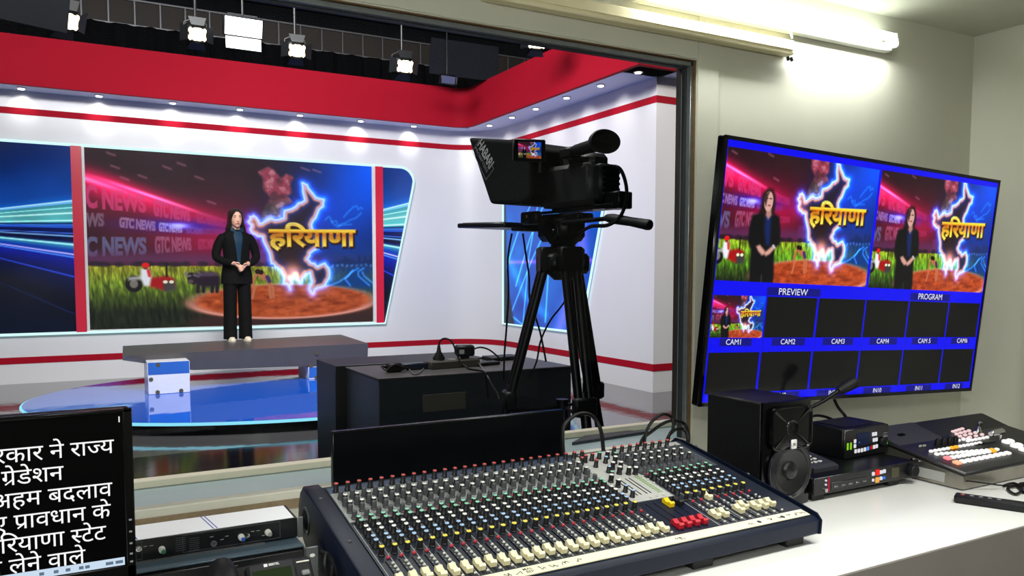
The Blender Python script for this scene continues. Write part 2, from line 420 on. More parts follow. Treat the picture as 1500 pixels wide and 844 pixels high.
m = MB(); m.b2((XR, Y1-.01, ZS), (XR+.02, Y1+.03, ZT)); m.b2((OX0, Y1-.01, ZT), (XR+.02, Y1+.03, ZT+.02)); m.build('outer_frame', mat('outer_frame_brown', '3a332c', .5), WIN, smooth=0)

# ================================================================== STUDIO SHELL
BY, SX = 11.65, 5.87                                       # set back wall, set right wall
SETW = mat('set_white', 'd8d6dc', .3, var=.02, scale=3)
SETR = mat('set_red', '9e0722', .8, spec=.15, var=.06, scale=2)
BLACKW = mat('studio_black', '101218', .9, var=.5, scale=2.5, bump=.1, spec=.1)
# glossy grey floor with slight ripples
fm = mat('studio_floor', '4c4a4c', .06, var=.06, scale=2)
nt = fm.node_tree; p = nt.nodes['Principled BSDF']; p.inputs['IOR'].default_value = 2.3; b = nt.nodes.new('ShaderNodeBump'); n2 = nt.nodes.new('ShaderNodeTexNoise'); tc = nt.nodes.new('ShaderNodeTexCoord'); mp = nt.nodes.new('ShaderNodeMapping')
mp.inputs['Scale'].default_value = (1, .6, 1); n2.inputs['Scale'].default_value = 9; b.inputs['Strength'].default_value = .06; b.inputs['Distance'].default_value = .02
nt.links.new(tc.outputs['Object'], mp.inputs[0]); nt.links.new(mp.outputs[0], n2.inputs['Vector']); nt.links.new(n2.outputs['Fac'], b.inputs['Height']); nt.links.new(b.outputs[0], p.inputs['Normal'])
struct(MB().b2((-6, WY+.28, -.05), (10, 13.2, 0)).build('floor_studio', fm, smooth=0))
struct(MB().b2((-6, WY+.28, 5.6), (10, 13.2, 5.7)).build('ceiling_studio', BLACKW, smooth=0))
struct(MB().b2((-6, 13.1, 0), (10, 13.2, 5.6)).build('wall_studio_back', BLACKW, smooth=0))
struct(MB().b2((9.9, WY+.28, 0), (10, 13.1, 5.6)).build('wall_studio_right', BLACKW, smooth=0))
struct(MB().b2((-6.1, WY+.28, 0), (-6, 13.1, 5.6)).build('wall_studio_left', BLACKW, smooth=0))
m = MB(); ys0, ys1 = WY+.22, WY+.28
m.b2((-6, ys0, 0), (OX0-.05, ys1, 5.6)); m.b2((XR+.03, ys0, 0), (10, ys1, 5.6)); m.b2((OX0-.05, ys0, ZT+.04), (XR+.03, ys1, 5.6)); m.b2((OX0-.05, ys0, 0), (XR+.03, ys1, ZS-.02))
struct(m.build('wall_studio_front', BLACKW, smooth=0))
# set wall: back run, rounded corner, right run, end face (plan outline extruded), stripes a few millimetres proud
CR = .75
def plan(off):
    pts = [(-4.2, BY-off)] + [(SX-CR + (CR-off)*math.sin(t), BY-CR + (CR-off)*math.cos(t)) for t in np.linspace(0, PI/2, 13)] + [(SX-off, 7.29-off), (9.6, 7.29-off)]
    return pts
def wall_strip(name, off, z0, z1, material):
    P = plan(off); Q = plan(-.08 if off == 0 else off-.004)
    m = MB(); vs = []; n = len(P)
    for a, z in ((P, z0), (P, z1), (Q, z1), (Q, z0)): vs += [(x, y, z) for x, y in a]
    fs = []
    for k in range(4):
        k2 = (k+1) % 4
        for i in range(n-1): fs.append((k*n+i, k*n+i+1, k2*n+i+1, k2*n+i))
    fs += [(0, n, 2*n, 3*n), (n-1, 4*n-1, 3*n-1, 2*n-1)]
    m.add(vs, fs); return m.build(name, material, smooth=30)
struct(wall_strip('wall_set', 0, 0, 3.64, SETW))
struct(wall_strip('trim_4', .005, .252, .335, SETR))
struct(wall_strip('trim_5', .005, 3.345, 3.425, SETR))
# red fascia and soffit overhanging the set wall
FY, FX = 11.25, 5.34; FZ0, FZ1 = 3.63, 4.215
fpl = [(-4.2, FY)] + [(FX-.25+.25*math.sin(t), FY-.25+.25*math.cos(t)) for t in np.linspace(0, PI/2, 6)] + [(FX, 6.95), (9.6, 6.95)]
m = MB(); n = len(fpl); bk = [(x, y+.06) if i < 2 else ((x+.06, y+.06)) for i, (x, y) in enumerate(fpl)]
vs = [(x, y, z) for a, z in ((fpl, FZ0), (fpl, FZ1), (bk, FZ1), (bk, FZ0)) for x, y in a]
fs = [(k*n+i, k*n+i+1, ((k+1) % 4)*n+i+1, ((k+1) % 4)*n+i) for k in range(4) for i in range(n-1)]
m.add(vs, fs); struct(m.build('trim_6', SETR, smooth=30))
m = MB(); m.b2((-4.2, FY+.05, FZ0+.004), (SX+.06, BY+.08, FZ0+.03)); m.b2((FX+.05, 7.0, FZ0+.004), (SX+.06, FY+.05, FZ0+.03)); m.b2((FX+.05, 6.99, FZ0+.004), (9.6, 7.32, FZ0+.03))
struct(m.build('trim_7', mat('soffit_white', 'd3dbf4', .5), smooth=0))
# downlights in the soffit
LAMP = emat('downlight_glow', 'fffdf4', 9)
dl = thing('soffit_downlight', 'small round downlight in the soffit above the set wall', 'downlight', (0, 0, 0), group='downlights in the set soffit')
m = MB(); m.lathe([(.030, 0), (.055, 0), (.055, -.012), (.045, -.016), (.030, -.014)], 16, cap=False); m.build('rim', CHROME, dl)
m = MB(); m.lathe([(.04, -.006), (.034, -.022), (.001, -.028)], 14); m.build('lens', LAMP, dl)
first = True
spots = [(px, 'b') for px in (31, 145, 252, 350, 438, 526, 604)] + [(px, 'r') for px in (717, 750, 785, 830, 880, 935)]
pys = {31: 128, 145: 141, 252: 152, 350: 161, 438: 169, 526: 178, 604: 185, 717: 180, 750: 169, 785: 157, 830: 141, 880: 123, 935: 104}
for px, side in spots:
    q = onZ(px, pys[px], FZ0)
    x, y = (q[0], FY+.20) if side == 'b' else (FX+.2, q[1])
    if side == 'r': y = onX(px, pys[px], FX+.2)[1]
    o = dl if first else dup(dl); first = False; o.location = (x, y, FZ0+.004)
    L = bpy.data.lights.new('downlight_beam', 'SPOT'); L.energy = 4.5; L.spot_size = R(75); L.spot_blend = .8; L.shadow_soft_size = .03; L.color = (1, .98, .94)
    lo = bpy.data.objects.new('downlight_beam', L); COL.objects.link(lo); lo.parent = o; lo.location = (0, 0, -.04)
    lo.rotation_euler = (R(52), 0, 0) if side == 'b' else (0, R(-52), 0)
dn = [o for o in bpy.data.objects if o.name.startswith('soffit_downlight')]
def order_label(objs, words):
    for o, wd in zip(objs, words): o['label'] = wd
order_label(dn, ['soffit downlight above left blue panel, nearest the left frame edge', 'soffit downlight above the left end of the big screen', 'soffit downlight second from the left above the big screen', "soffit downlight above the standing woman's head", 'soffit downlight above the glowing map on the screen', 'soffit downlight above the right end of the big screen', 'soffit downlight left of the rounded set corner', 'soffit downlight just right of the rounded set corner', 'second soffit downlight right of the rounded set corner', 'third soffit downlight right of the set corner, above the studio camera', "soffit downlight above the camera's round eyepiece", 'second soffit downlight from the near end of the right set wall', 'soffit downlight at the near end of the red fascia'])

# ================================================================== THE BROADCAST PICTURE
def P(px, py): q = onY(px, py, BY); return (q[0], q[2])
def PL(*a): return [P(*p) for p in a]
MAP = [(424.4, 423.7), (415.2, 414), (416, 405.6), (411, 395), (400, 386.4), (396, 380), (393.9, 370.7), (387.5, 357.9), (384.3, 347.2), (377, 346), (370, 342), (366, 336), (368, 330), (363, 325), (366, 318), (371, 316), (375, 319), (380, 328), (385.3, 325.9), (393.9, 321.6), (402.4, 322.7), (415.2, 319.5), (416.3, 308.8), (425.9, 306.7), (436.5, 298), (446, 293.9), (443, 281), (441.9, 268.3), (446, 270), (451.5, 276.8), (462, 289.6), (473.9, 292.8), (472.8, 302.4), (464.3, 313), (457.9, 323.7), (456.8, 336), (458, 350), (464.3, 364.3), (453.6, 370.7), (449.3, 380), (454, 385), (460, 386.4), (464.3, 390.7), (475, 386), (480.3, 392.8), (481.3, 407.7), (475, 418.4), (464.3, 421.6), (457.9, 430), (452.5, 422.7), (456.8, 412), (453.6, 399.2), (447, 401), (439.7, 414), (432.3, 403.5), (422.7, 407.7), (426, 414)]
HAR = deva(['हिरयाणा'], .022)
GTC = text_tris('GTC NEWS', 1, .035)
def place(tris, a, b, c):
    """unit lettering mapped so that its box spans a (lower left), b (lower right), c (upper left)"""
    V, T = tris; lo = V.min(0); hi = V.max(0); n = (V-lo)/(hi-lo); a, b, c = map(np.array, (a, b, c))
    return a + n[:, :1]*(b-a) + n[:, 1:]*(c-a), T
def quadplace(tris, bl, br, tl, tr):
    V, T = tris; lo = V.min(0); hi = V.max(0); n = (V-lo)/(hi-lo); u, v = n[:, :1], n[:, 1:]
    bl, br, tl, tr = map(np.array, (bl, br, tl, tr)); return (bl*(1-u)+br*u)*(1-v) + (tl*(1-u)+tr*u)*v, T
def jag(pts, amp, sub=3, seed=3):
    r = np.random.default_rng(seed); out = []
    for i in range(len(pts)-1):
        a, b = np.array(pts[i]), np.array(pts[i+1])
        for k in range(sub): out.append(tuple(a+(b-a)*k/sub + (r.normal(0, amp, 2) if k else 0)))
    out.append(pts[-1]); return out
def picture(cv):
    x, y = cv.x, cv.y
    X0, X1 = .132, 3.95; u = (x-X0)/(X1-X0); v = (y-.655)/2.34
    nz = vnoise(x, y, .5, 1)
    # night sky: warm dark to the left, blue to the right
    wr = np.clip((u-.55)/.45, 0, 1)
    base = np.stack([.17-.13*wr, .10+.03*wr, .13+.22*wr], 1)*(0.8+.4*nz)[:, None]; cv.c = base
    cv.add(np.exp(-((u-1.0)/.20)**2-((v-.98)/.35)**2), (.0, .22, .62)); cv.add(np.exp(-((u-.8)/.16)**2-((v-.65)/.22)**2), (.0, .10, .38))
    cv.add(np.exp(-((u-.93)/.2)**2-((v-.30)/.14)**2), (.04, .2, .5))
    # red streak
    a, b = np.array(P(100, 246)), np.array(P(345, 330)); t = (b-a)/np.linalg.norm(b-a); nn = np.array([-t[1], t[0]])
    s = (x-a[0])*nn[0]+(y-a[1])*nn[1]; l = ((x-a[0])*t[0]+(y-a[1])*t[1])/np.linalg.norm(b-a)
    fade = np.clip(1.25-l, 0, 1)**.6*np.clip(1.25-l, 0, 1)
    cv.put(np.where(s < 0, np.exp(-(s/.55)**2), np.exp(-(s/.10)**2))*np.clip(1.22-l, 0, 1)*.62, (.62, .06, .22))
    cv.add(np.exp(-((s+.07)/.15)**2)*np.clip(1.15-l, 0, 1)**.5*np.clip(l*3+.25, 0, 1)*.8, (.85, .02, .28))
    cv.add(np.exp(-((s-.0)/.022)**2)*np.exp(-((l-.5)/.28)**2), (.9, .5, .7)); cv.add(np.exp(-((s+.06)/.035)**2)*np.exp(-((l-.0)/.35)**2), (.7, .45, .55))
    # magenta haze in the middle, blue flare
    c0 = P(310, 345); cv.put(np.exp(-((x-c0[0])/.75)**2-((y-c0[1])/.42)**2)*.75, (.70, .05, .26))
    c1 = P(262, 331); cv.put(np.exp(-((x-c1[0])/.62)**2-((y-c1[1])/.085)**2)*.8, (.15, .12, .75)); cv.add(np.exp(-((x-c1[0])/.12)**2-((y-c1[1])/.035)**2), (.6, .7, .9))
    # ghosted lettering rows, shrinking to the right
    rows = [((93, 302), (214, 312), (93, 262), (212, 287), (.85, .25, .48), .75), ((225, 316.5), (278, 325), (225.5, 291), (277, 308), (.82, .28, .52), .7), ((288, 326), (318, 331), (288, 310), (318, 318), (.75, .22, .45), .55), ((319, 331), (345, 335), (319, 319), (345, 325), (.75, .22, .45), .5),
            ((64, 331.5), (152, 332), (64, 309), (152, 313), (.62, .58, .66), .5), ((175, 333), (227, 338.5), (175.5, 318), (227, 325), (.72, .56, .72), .7), ((233, 339), (266, 341), (233, 326), (266, 330), (.75, .72, .98), .75), ((273, 342), (296, 343), (273, 332), (296, 335), (.55, .4, .8), .5), ((298, 343), (330, 345), (298, 335), (330, 337), (.5, .3, .6), .4),
            ((93, 378), (214, 373), (93, 346), (214, 348), (.42, .44, .62), .75), ((227, 372), (280, 367), (227, 346), (279, 349), (.70, .42, .56), .65), ((290, 366), (320, 363), (290, 350), (320, 352), (.72, .25, .45), .6), ((321, 363), (350, 361), (321, 352), (350, 353), (.72, .25, .45), .5)]
    for bl, br, tl, tr, col, al in rows:
        V, T = quadplace(GTC, P(*bl), P(*br), P(*tl), P(*tr)); cv.tris(V, T, col, al, .012)
    r = np.random.default_rng(5)
    for (px, py) in ((163, 226), (169, 245), (209, 259), (245, 246), (266, 241), (292, 261), (183, 262), (310, 297), (447, 248), (464, 251)): cv.stroke(PL((px-6, py-2), (px+5, py+2)), .022, (.85, .55, .65), .45, .03)
    # distant purple building with an arch
    for a_, b_ in ((372, 379), (379.5, 386)): cv.fill(PL((a_, 392), (a_, 366), (b_, 366), (b_, 392)), (.45, .16, .42), .02, .7)
    # horizon and field
    hz = P(300, 389)[1]; g = np.clip((hz-y)/.012, 0, 1)
    cv.put(np.exp(-((y-hz-.08)/.10)**2)*.75, (.38, .20, .36))
    dep = np.clip((hz-y)/.72, 0, 1); bl_ = vnoise(x*4+y*.6, y*.9, .10, 4, 4)
    f0 = np.array([.64, .62, .18]); f1 = np.array([.44, .54, .17]); f2 = np.array([.12, .15, .10])
    fc = np.where(dep[:, None] < .35, f0+(f1-f0)*(dep/.35)[:, None], f1+(f2-f1)*np.clip((dep-.35)/.5, 0, 1)[:, None])*(.35+1.05*bl_*(0.5+vnoise(x*9, y*2, .12, 9)))[:, None]
    cv.c = cv.c*(1-g[:, None]) + fc*g[:, None]
    for k in range(14):
        px = 135+k*20+r.uniform(-6, 6); cv.ell(*P(px, 387.5-r.uniform(0, 1)), r.uniform(.05, .12), .035, (.16, .12, .16), .8, .6)
    # city and road to the right
    ct = cv.mask(PL((476, 372), (560, 366), (560, 424), (470, 414)), .25); cv.put(ct*.9, (.05, .20, .48))
    for k in range(16):
        px = 482+k*4.2; h = r.uniform(6, 17) if k > 2 else 6; cv.fill(PL((px, 391), (px, 391-h), (px+3.4, 391-h), (px+3.4, 391)), (.07, .17, .36), .02, .9)
    for k in range(9): cv.glow(PL((486+k*7, 389+r.uniform(-2, 2)), (487+k*7, 389)), .02, (.45, .55, .7), .45)
    road = [(468, 422), (492, 413), (507, 404), (514, 396), (522, 392), (534, 391), (541, 394), (530, 397), (530, 404), (546, 416), (560, 424)]
    cv.fill(PL(*road), (.06, .24, .50), .06)
    for pts in ([(475, 421), (496, 413), (509, 404), (516, 396)], [(512, 418), (505, 409), (514, 399), (524, 393)], [(540, 418), (524, 404), (524, 398), (532, 393)], [(552, 420), (533, 405), (530, 399)]):
        cv.glow(PL(*pts), .016, (.20, .42, .70), .6)
    # wrestling ring of red clay
    cx_, cy_ = P(420, 441); rx, ry = 1.30, .245
    e = np.hypot((x-cx_)/rx, (y-cy_)/ry); cn = vnoise(x, y*2, .10, 8, 4)
    low = np.clip((cy_+.02-y)/.05, 0, 1)*np.clip((x-P(268, 450)[0])/.5, 0, 1)*np.clip(1.25-np.hypot((x-cx_)/1.55, (y-cy_)/.62), 0, .12)/.12
    cv.put(low, (.24, .15, .14)); cv.put(np.clip((cy_-.2-y)/.04, 0, 1)*np.clip((x-P(265, 450)[0])/.3, 0, 1), (.22, .145, .145))
    m = np.clip((1-e)/.06, 0, 1); cl = np.stack([.44+.42*cn, .15+.26*cn, .07+.16*cn], 1); cv.c = cv.c*(1-m[:, None]) + cl*m[:, None]
    rim = np.exp(-((e-1)/.07)**2)*(.45+.6*np.clip((cy_-y)/.2+.3, 0, 1)); cv.put(np.clip(rim, 0, 1), (.86, .56, .50))
    # wrestlers gripping each other
    sk = (.72, .42, .30)
    for pts, wd in (([(376, 399), (383, 402), (391, 408)], 5.5), ([(391, 408), (394, 420), (396, 436)], 4), ([(391, 410), (399, 421), (400, 435)], 3.6), ([(377, 401), (386, 410), (391, 404)], 2.6), ([(375, 402), (370, 412), (372, 424), (369, 437)], 4)): cv.stroke(PL(*pts), wd*.0095, sk, 1, .02)
    cv.stroke(PL((391, 406), (394, 412)), .055, (.25, .18, .40), 1, .02); cv.ell(*P(377, 398), .038, .035, (.16, .09, .08), 1, .3); cv.ell(*P(382, 399), .034, .034, (.14, .08, .07), 1, .3)
    # buffalo
    bf = (.15, .11, .16)
    for lx in (290, 298, 311, 318): cv.stroke(PL((lx, 416), (lx-.5, 427)), .045, bf, 1, .02)
    cv.fill(PL((280, 404), (284, 400), (292, 398), (301, 398.5), (310, 398), (318, 401), (322, 407), (322, 416), (316, 420), (300, 421), (290, 419), (284, 413)), bf, .03)
    cv.ell(*P(281, 408), .060, .085, bf, 1, .2, .3); cv.ell(*P(279, 412.5), .035, .03, (.32, .26, .28), 1, .3)
    for h in ([(278, 404), (273, 405), (271, 401), (274, 398)], [(284, 403), (290, 405), (293, 402), (290, 399)]): cv.stroke(PL(*h), .026, (.46, .42, .42), 1, .02)
    cv.ell(*P(306, 402), .13, .028, (.36, .28, .40), .7, .8); cv.ell(*P(292, 403), .06, .03, (.30, .24, .34), .6, .8)
    # farmer on a red tractor
    cv.ell(*P(196, 416), .105, .11, (.10, .09, .10), 1, .15); cv.ell(*P(196, 416), .05, .055, (.45, .43, .40), 1, .3)
    cv.fill(PL((187, 406), (207, 404), (207, 410), (188, 411)), (.62, .62, .60), .02)
    cv.fill(PL((219, 407), (246, 404), (255, 409), (256, 420), (240, 425), (219, 420)), (.62, .08, .10), .025); cv.fill(PL((239, 412), (255, 411), (257, 425), (240, 427)), (.25, .24, .25), .02)
    for px in (242, 251): cv.ell(*P(px, 413), .03, .022, (.9, .85, .75), 1, .3)
    cv.stroke(PL((244, 405), (243.5, 386)), .022, (.10, .08, .09), 1, .015)
    cv.fill(PL((206, 394), (218, 393), (222, 405), (219, 419), (211, 419), (206, 408)), (.86, .86, .90), .02); cv.ell(*P(213, 391), .032, .036, (.40, .22, .15), 1, .3); cv.ell(*P(213, 388.5), .046, .034, (.85, .10, .12), 1, .3); cv.stroke(PL((217, 396), (219, 404)), .04, (.80, .20, .22), 1, .02)
    # crumpled northern land above the map
    nl = [(378, 252), (392, 245), (400, 249), (411, 262), (419, 255), (429, 260), (424, 270), (426, 283), (419, 287), (428, 297), (415, 302), (411, 319), (394, 322), (379, 325), (385, 309), (396, 290), (385, 277), (385, 262)]
    cv.fill(PL(*nl), (.36, .29, .29), .02)
    nv = vnoise(x*1.5+y, y*1.5-x, .16, 12, 4); km = cv.mask(PL(*nl), .02)
    cv.put(km*np.clip((y-2.33)/.2, 0, 1)*.8, (.62, .22, .32)); cv.put(km*np.clip((1.98+.25*(nv-.5)-y)/.10, 0, 1)*.95, (.92, .66, .52)); cv.put(km*np.clip((1.88+.3*(nv-.5)-y)/.10, 0, 1)*.8, (.70, .56, .80)); cv.put(km*np.clip((nv-.52)*6, 0, 1)*.45, (.16, .12, .16)); cv.put(km*np.clip((.40-nv)*8, 0, 1)*.4, (.95, .72, .75))
    # faint teal coast lines on the right
    for pts in ([(476, 322), (482, 318), (490, 330), (505, 327), (520, 320), (528, 312)], [(503, 318), (512, 308), (522, 302), (530, 306)], [(486, 325), (496, 331), (514, 329)]): cv.glow(PL(*jag(pts, 1.2)), .016, (.08, .26, .26), .6)
    # the glowing state outline
    J = PL(*jag(MAP+[MAP[0]], .9, 2))
    mk = cv.mask(J, .02); cv.put(mk*.93, (.17, .12, .14)); cv.put(mk*np.clip((x-3.15)/.35, 0, 1)*np.clip((2.1-y)/.5, 0, 1)*.7, (.09, .10, .30))
    cv.put(mk*np.exp(-((x-P(370, 332)[0])/.16)**2-((y-P(370, 332)[1])/.2)**2)*.75, (.58, .30, .30))
    cv.glow(J, .10, (.02, .14, .60), .6, True); ins = np.where(mk > .5)[0]; dj = cv.dist(J, ins, True); cv.put(np.exp(-((dj-.035)/.022)**2)*.85, (.88, .45, .12), ins); cv.glow(J, .042, (.18, .46, .95), .95, True); cv.stroke(J, .022, (.93, .95, 1), .95, .02, True)
    cv.glow(PL((428, 399), (429, 399.5)), .12, (1, .6, .45), .8)
    # gold lettering
    for off, col, sf in (((2.2, 2.6), (.10, .04, .02), .03), ((.9, 1.1), (.42, .20, .03), .02)):
        V, T = place(HAR, P(394+off[0], 367+off[1]), P(520+off[0], 366+off[1]), P(393+off[0], 326+off[1])); cv.tris(V, T, col, 1, sf)
    V, T = place(HAR, P(394, 367), P(520, 366), P(393, 326)); mm = cv.tris(V, T, lambda: 0, 1, .014)
    gy = np.clip((y-V[:, 1].min())/(V[:, 1].max()-V[:, 1].min()), 0, 1); st = np.array([[1, .92, .45], [.98, .80, .24], [.78, .42, .08], [.98, .80, .24], [1, .92, .5]]); xs = [0, .35, .60, .72, 1]
    gc = np.stack([np.interp(gy, xs, st[:, k]) for k in range(3)], 1); cv.c = cv.c*(1-mm[:, None]) + gc*mm[:, None]
    cv.c = np.clip(cv.c, 0, 1.05)
# presenter as the studio camera frames her (for the monitor wall); points are picture units
S2 = np.array([[6.586, -.045, .598], [-.143, -3.752, 2.88]])
TVC = np.array([2.414, 1.839, 1.372]); TVW, TVH = 1.4391, .8307
_a, _t, _r = R(.37), R(4.424), R(-2.139)
_u = np.array([math.cos(_a), math.sin(_a), 0]); TVN = np.array([math.sin(_a), -math.cos(_a), 0]); _v = np.array([0, 0, 1])*math.cos(_t)+TVN*math.sin(_t)
TVU = _u*math.cos(_r)+_v*math.sin(_r); TVV = -_u*math.sin(_r)+_v*math.cos(_r); TVN = np.cross(TVU, TVV)
def tvuv(px, py):
    d = ray(px, py); p = CAMC + d*(((TVC-CAMC)@TVN)/(d@TVN)) - TVC; return p@TVU/TVW+.5, .5-p@TVV/TVH
def Q(px, py):
    u, v = tvuv(px, py); return tuple(S2 @ np.array([u, v, 1]))
def QL(*a): return [Q(1080+p[0]*.237, 240+p[1]*.237) for p in a]
def presenter(cv):
    hair = (.13, .06, .06); suit = (.035, .03, .05)
    cv.fill(QL((195, 148), (225, 158), (238, 200), (236, 260), (226, 320), (150, 318), (138, 300), (150, 250), (160, 185)), hair, .03)
    cv.fill(QL((150, 300), (190, 330), (235, 310), (262, 330), (268, 420), (262, 500), (236, 520), (226, 560), (226, 700), (215, 760), (70, 760), (78, 640), (84, 530), (66, 480), (78, 380), (95, 318)), suit, .025)
    cv.fill(QL((176, 318), (214, 318), (206, 420), (200, 510), (178, 500), (168, 400)), (.04, .13, .36), .03)
    cv.fill(QL((182, 280), (212, 280), (212, 318), (192, 345), (178, 318)), (.72, .52, .48), .02)
    c = QL((196, 232), (224, 232), (196, 290)); cv.ell(c[0][0], c[0][1], abs(c[1][0]-c[0][0])*.98, abs(c[2][1]-c[0][1])*1.08, (.86, .66, .62), 1, .15)
    cv.fill(QL((168, 230), (176, 190), (205, 168), (190, 200), (178, 260)), hair, .02)
    for p in ((186, 213), (209, 215)): q = QL(p)[0]; cv.ell(q[0], q[1], .030, .010, (.22, .12, .12), .85, .5)
    q = QL((199, 258))[0]; cv.ell(q[0], q[1], .034, .013, (.62, .26, .26), .8, .5)
    for h in ([(118, 510), (140, 500), (170, 535), (172, 560), (152, 566), (130, 540)], [(232, 505), (214, 510), (186, 535), (166, 548), (176, 572), (200, 560), (228, 530)]): cv.fill(QL(*h), (.86, .64, .58), .02)
    cv.stroke(QL((222, 505), (233, 520)), .03, (.8, .8, .85), 1, .02); cv.stroke(QL((150, 690), (146, 760)), .02, (.25, .3, .3), .8, .02)
def tv_color(u, v, Pp):
    v = 1-v; c = np.tile(np.array([.0, .0, .95]), (len(u), 1))
    def window(u0, u1, v0, v1):
        k = np.where((u >= u0) & (u <= u1) & (v >= v0) & (v <= v1))[0]; p = (u[k]-u0)/(u1-u0); q = (v[k]-v0)/(v1-v0)
        uu, vv = .012+.489*p, .038+.486*q; xy = S2 @ np.stack([uu, vv, np.ones_like(uu)]); cv = Canvas(xy[0], xy[1]); picture(cv)
        g_ = np.clip((cv.c[:, 1]-np.maximum(cv.c[:, 2], cv.c[:, 0]*.8))*3, 0, 1); cv.c[:, 1] *= 1+.35*g_; cv.c[:, 0] *= 1-.15*g_; cv.c = np.clip((cv.c-.5)*1.18+.53, 0, 1); presenter(cv); c[k] = np.clip(cv.c, 0, 1)
    window(.012, .501, .038, .524); window(.511, .988, .036, .526)
    cell = vnoise(u*3, v*2, .4, 3)
    def block(u0, u1, v0, v1, col):
        k = (u >= u0) & (u <= u1) & (v >= v0) & (v <= v1); c[k] = np.array(col)
    cols = [.012, .170, .340, .510, .678, .846, .988]
    for i in range(6):
        for a_, b_ in ((.577, .738), (.796, .954)):
            if i or a_ > .7: block(cols[i]+.003, cols[i+1]-.003, a_, b_, (.03, .031, .033))
        block(cols[i]+.004, cols[i]+.006, .738, .79, (0, 0, .8))
        for a_, b_ in ((.741, .771), (.958, .985)): block(cols[i]+.032, cols[i+1]-.03, a_, b_, (.02, .02, .50))
    for a_, b_ in ((.170, .345), (.68, .845)): block(a_, b_, .541, .574, (.02, .02, .50))
    window(.013, .168, .577, .738)
    k = (u < .010) | (u > .991) | (v < .014) | (v > .989); c[k] = (.004, .004, .005)
    return c
def led_color(u, v, Pp): cv = Canvas(Pp[:, 0], Pp[:, 2]); picture(cv); return cv.c
def streaks(th, x, y):
    """light-trail artwork by angle from a vanishing point"""
    xs = [-.9, -.5, -.22, -.185, -.165, -.16, -.10, -.045, -.03, .0, .06, .075, .10, .13, .20, .30, .45, .8]
    cs = np.array([[.0, .08, .25], [.0, .14, .40], [.02, .25, .60], [.03, .33, .72], [.1, .4, .75], [.20, .52, .60], [.36, .68, .70], [.30, .72, .76], [.02, .10, .35], [.02, .08, .36], [.02, .05, .20], [.02, .06, .30], [.25, .60, .72], [.03, .25, .70], [.04, .10, .62], [.01, .05, .30], [.02, .04, .14], [.02, .06, .16]])
    c = np.stack([np.interp(th, xs, cs[:, k]) for k in range(3)], 1)*(.8+.4*vnoise(x, y, .5, 2))[:, None]
    for t, w_, col in ((-.168, .005, (.9, .8, 1)), (-.157, .004, (.3, .3, .8)), (-.128, .003, (.5, .8, .8)), (-.095, .004, (.7, .95, .95)), (-.050, .004, (.7, .9, .9)), (-.022, .004, (.3, .6, 1)), (-.01, .004, (.2, .45, 1)), (.028, .003, (.3, .5, .9)), (.045, .005, (.6, .85, 1)), (.095, .005, (.7, .95, 1)), (.155, .005, (1, .75, .9)), (.172, .004, (.4, .6, 1)), (.29, .005, (.15, .3, .8)), (.52, .004, (.1, .14, .3))):
        c += np.exp(-((th-t)/w_)**2)[:, None]*np.array(col)*.8
    return c
def left_color(u, v, Pp):
    x, y = Pp[:, 0], Pp[:, 2]; vx, vy = P(-200, 328); return np.clip(streaks(-(y-vy)/(x-vx)*1.0, x, y), 0, 1)
def right_color(u, v, Pp):
    x, y = Pp[:, 0], Pp[:, 2]; vx, vy = P(440, 337); return np.clip(streaks(-(y-vy)/(x-vx)*.62, x, y)*1.1, 0, 1)
def side_color(u, v, Pp):
    y, z = Pp[:, 1], Pp[:, 2]; cv = Canvas((11.0-y)/1.45, z); x = cv.x
    nz_ = vnoise(x*1.3-z*.6, z+x*.5, .55, 21, 3); cv.c = np.stack([.02+.04*nz_, .16+.34*nz_, .62+.34*nz_], 1)
    cv.put(np.clip(np.exp(-((x-.55*z+.05-.5)/.05)**2)*.0, 0, 1), (.3, .6, 1))
    for a_, b_ in (((.05, 1.4), (.75, 2.6)), ((.3, 1.2), (1.0, 2.6)), ((.1, .6), (1.3, 2.6)), ((.45, .6), (.8, 2.6)), ((.9, .7), (1.15, 2.4)), ((.0, .9), (.45, .62))): cv.glow([a_, ((a_[0]+b_[0])/2-.06, (a_[1]+b_[1])/2), b_], .014, (.35, .6, .9), .8)
    cv.glow([(-.1, 1.56), (2, 1.56)], .03, (.55, .1, .5), .9); cv.glow([(1.15, .6), (1.55, 1.6), (1.5, 2.5)], .10, (.5, .2, .45), .75); cv.glow([(.15, 1.6), (.5, 1.05), (.9, .8)], .07, (.05, .25, .35), .8)
    cv.fill([(-.1, 2.9), (.06, 2.9), (.10, 1.3), (.30, .5), (-.1, .5)], (.03, .06, .12), .02, .9); return np.clip(cv.c, 0, 1)

# ------------------------------------------------------------------ the set's screens and panels
SCR = screen_mat('led_screen', 1.0, .45, .08)
PRN = screen_mat('backlit_print', .95, .15, .4)
led = thing('led_wall', 'large LED wall showing a glowing state map, gold lettering and farm scene', 'screen', (2.04, BY-.04, .655))
FRW = mat('frame_white', 'd9d9dc', .35)
m = MB(xf((-2.04, -(BY-.04), -.655)))
m.mat(0).b2((.100, BY-.05, .632), (.132, BY-.002, 3.0)); m.b2((3.945, BY-.05, .632), (3.996, BY-.002, 3.0)); m.b2((.132, BY-.05, .632), (3.945, BY-.002, .655)); m.build('screen_frame', FRW, led, smooth=0)
o = grid_screen('screen', (.132, BY-.03, .655), (3.813, 0, 0), (0, 0, 2.345), 620, 382, led_color, SCR, led); o.location = (-2.04, -(BY-.04), -.655)
m = MB(xf((-2.04, -(BY-.04), -.655))); m.b2((.132, BY-.029, .655), (3.945, BY-.004, 3.0)); m.build('cabinet', BLK, led, smooth=0)
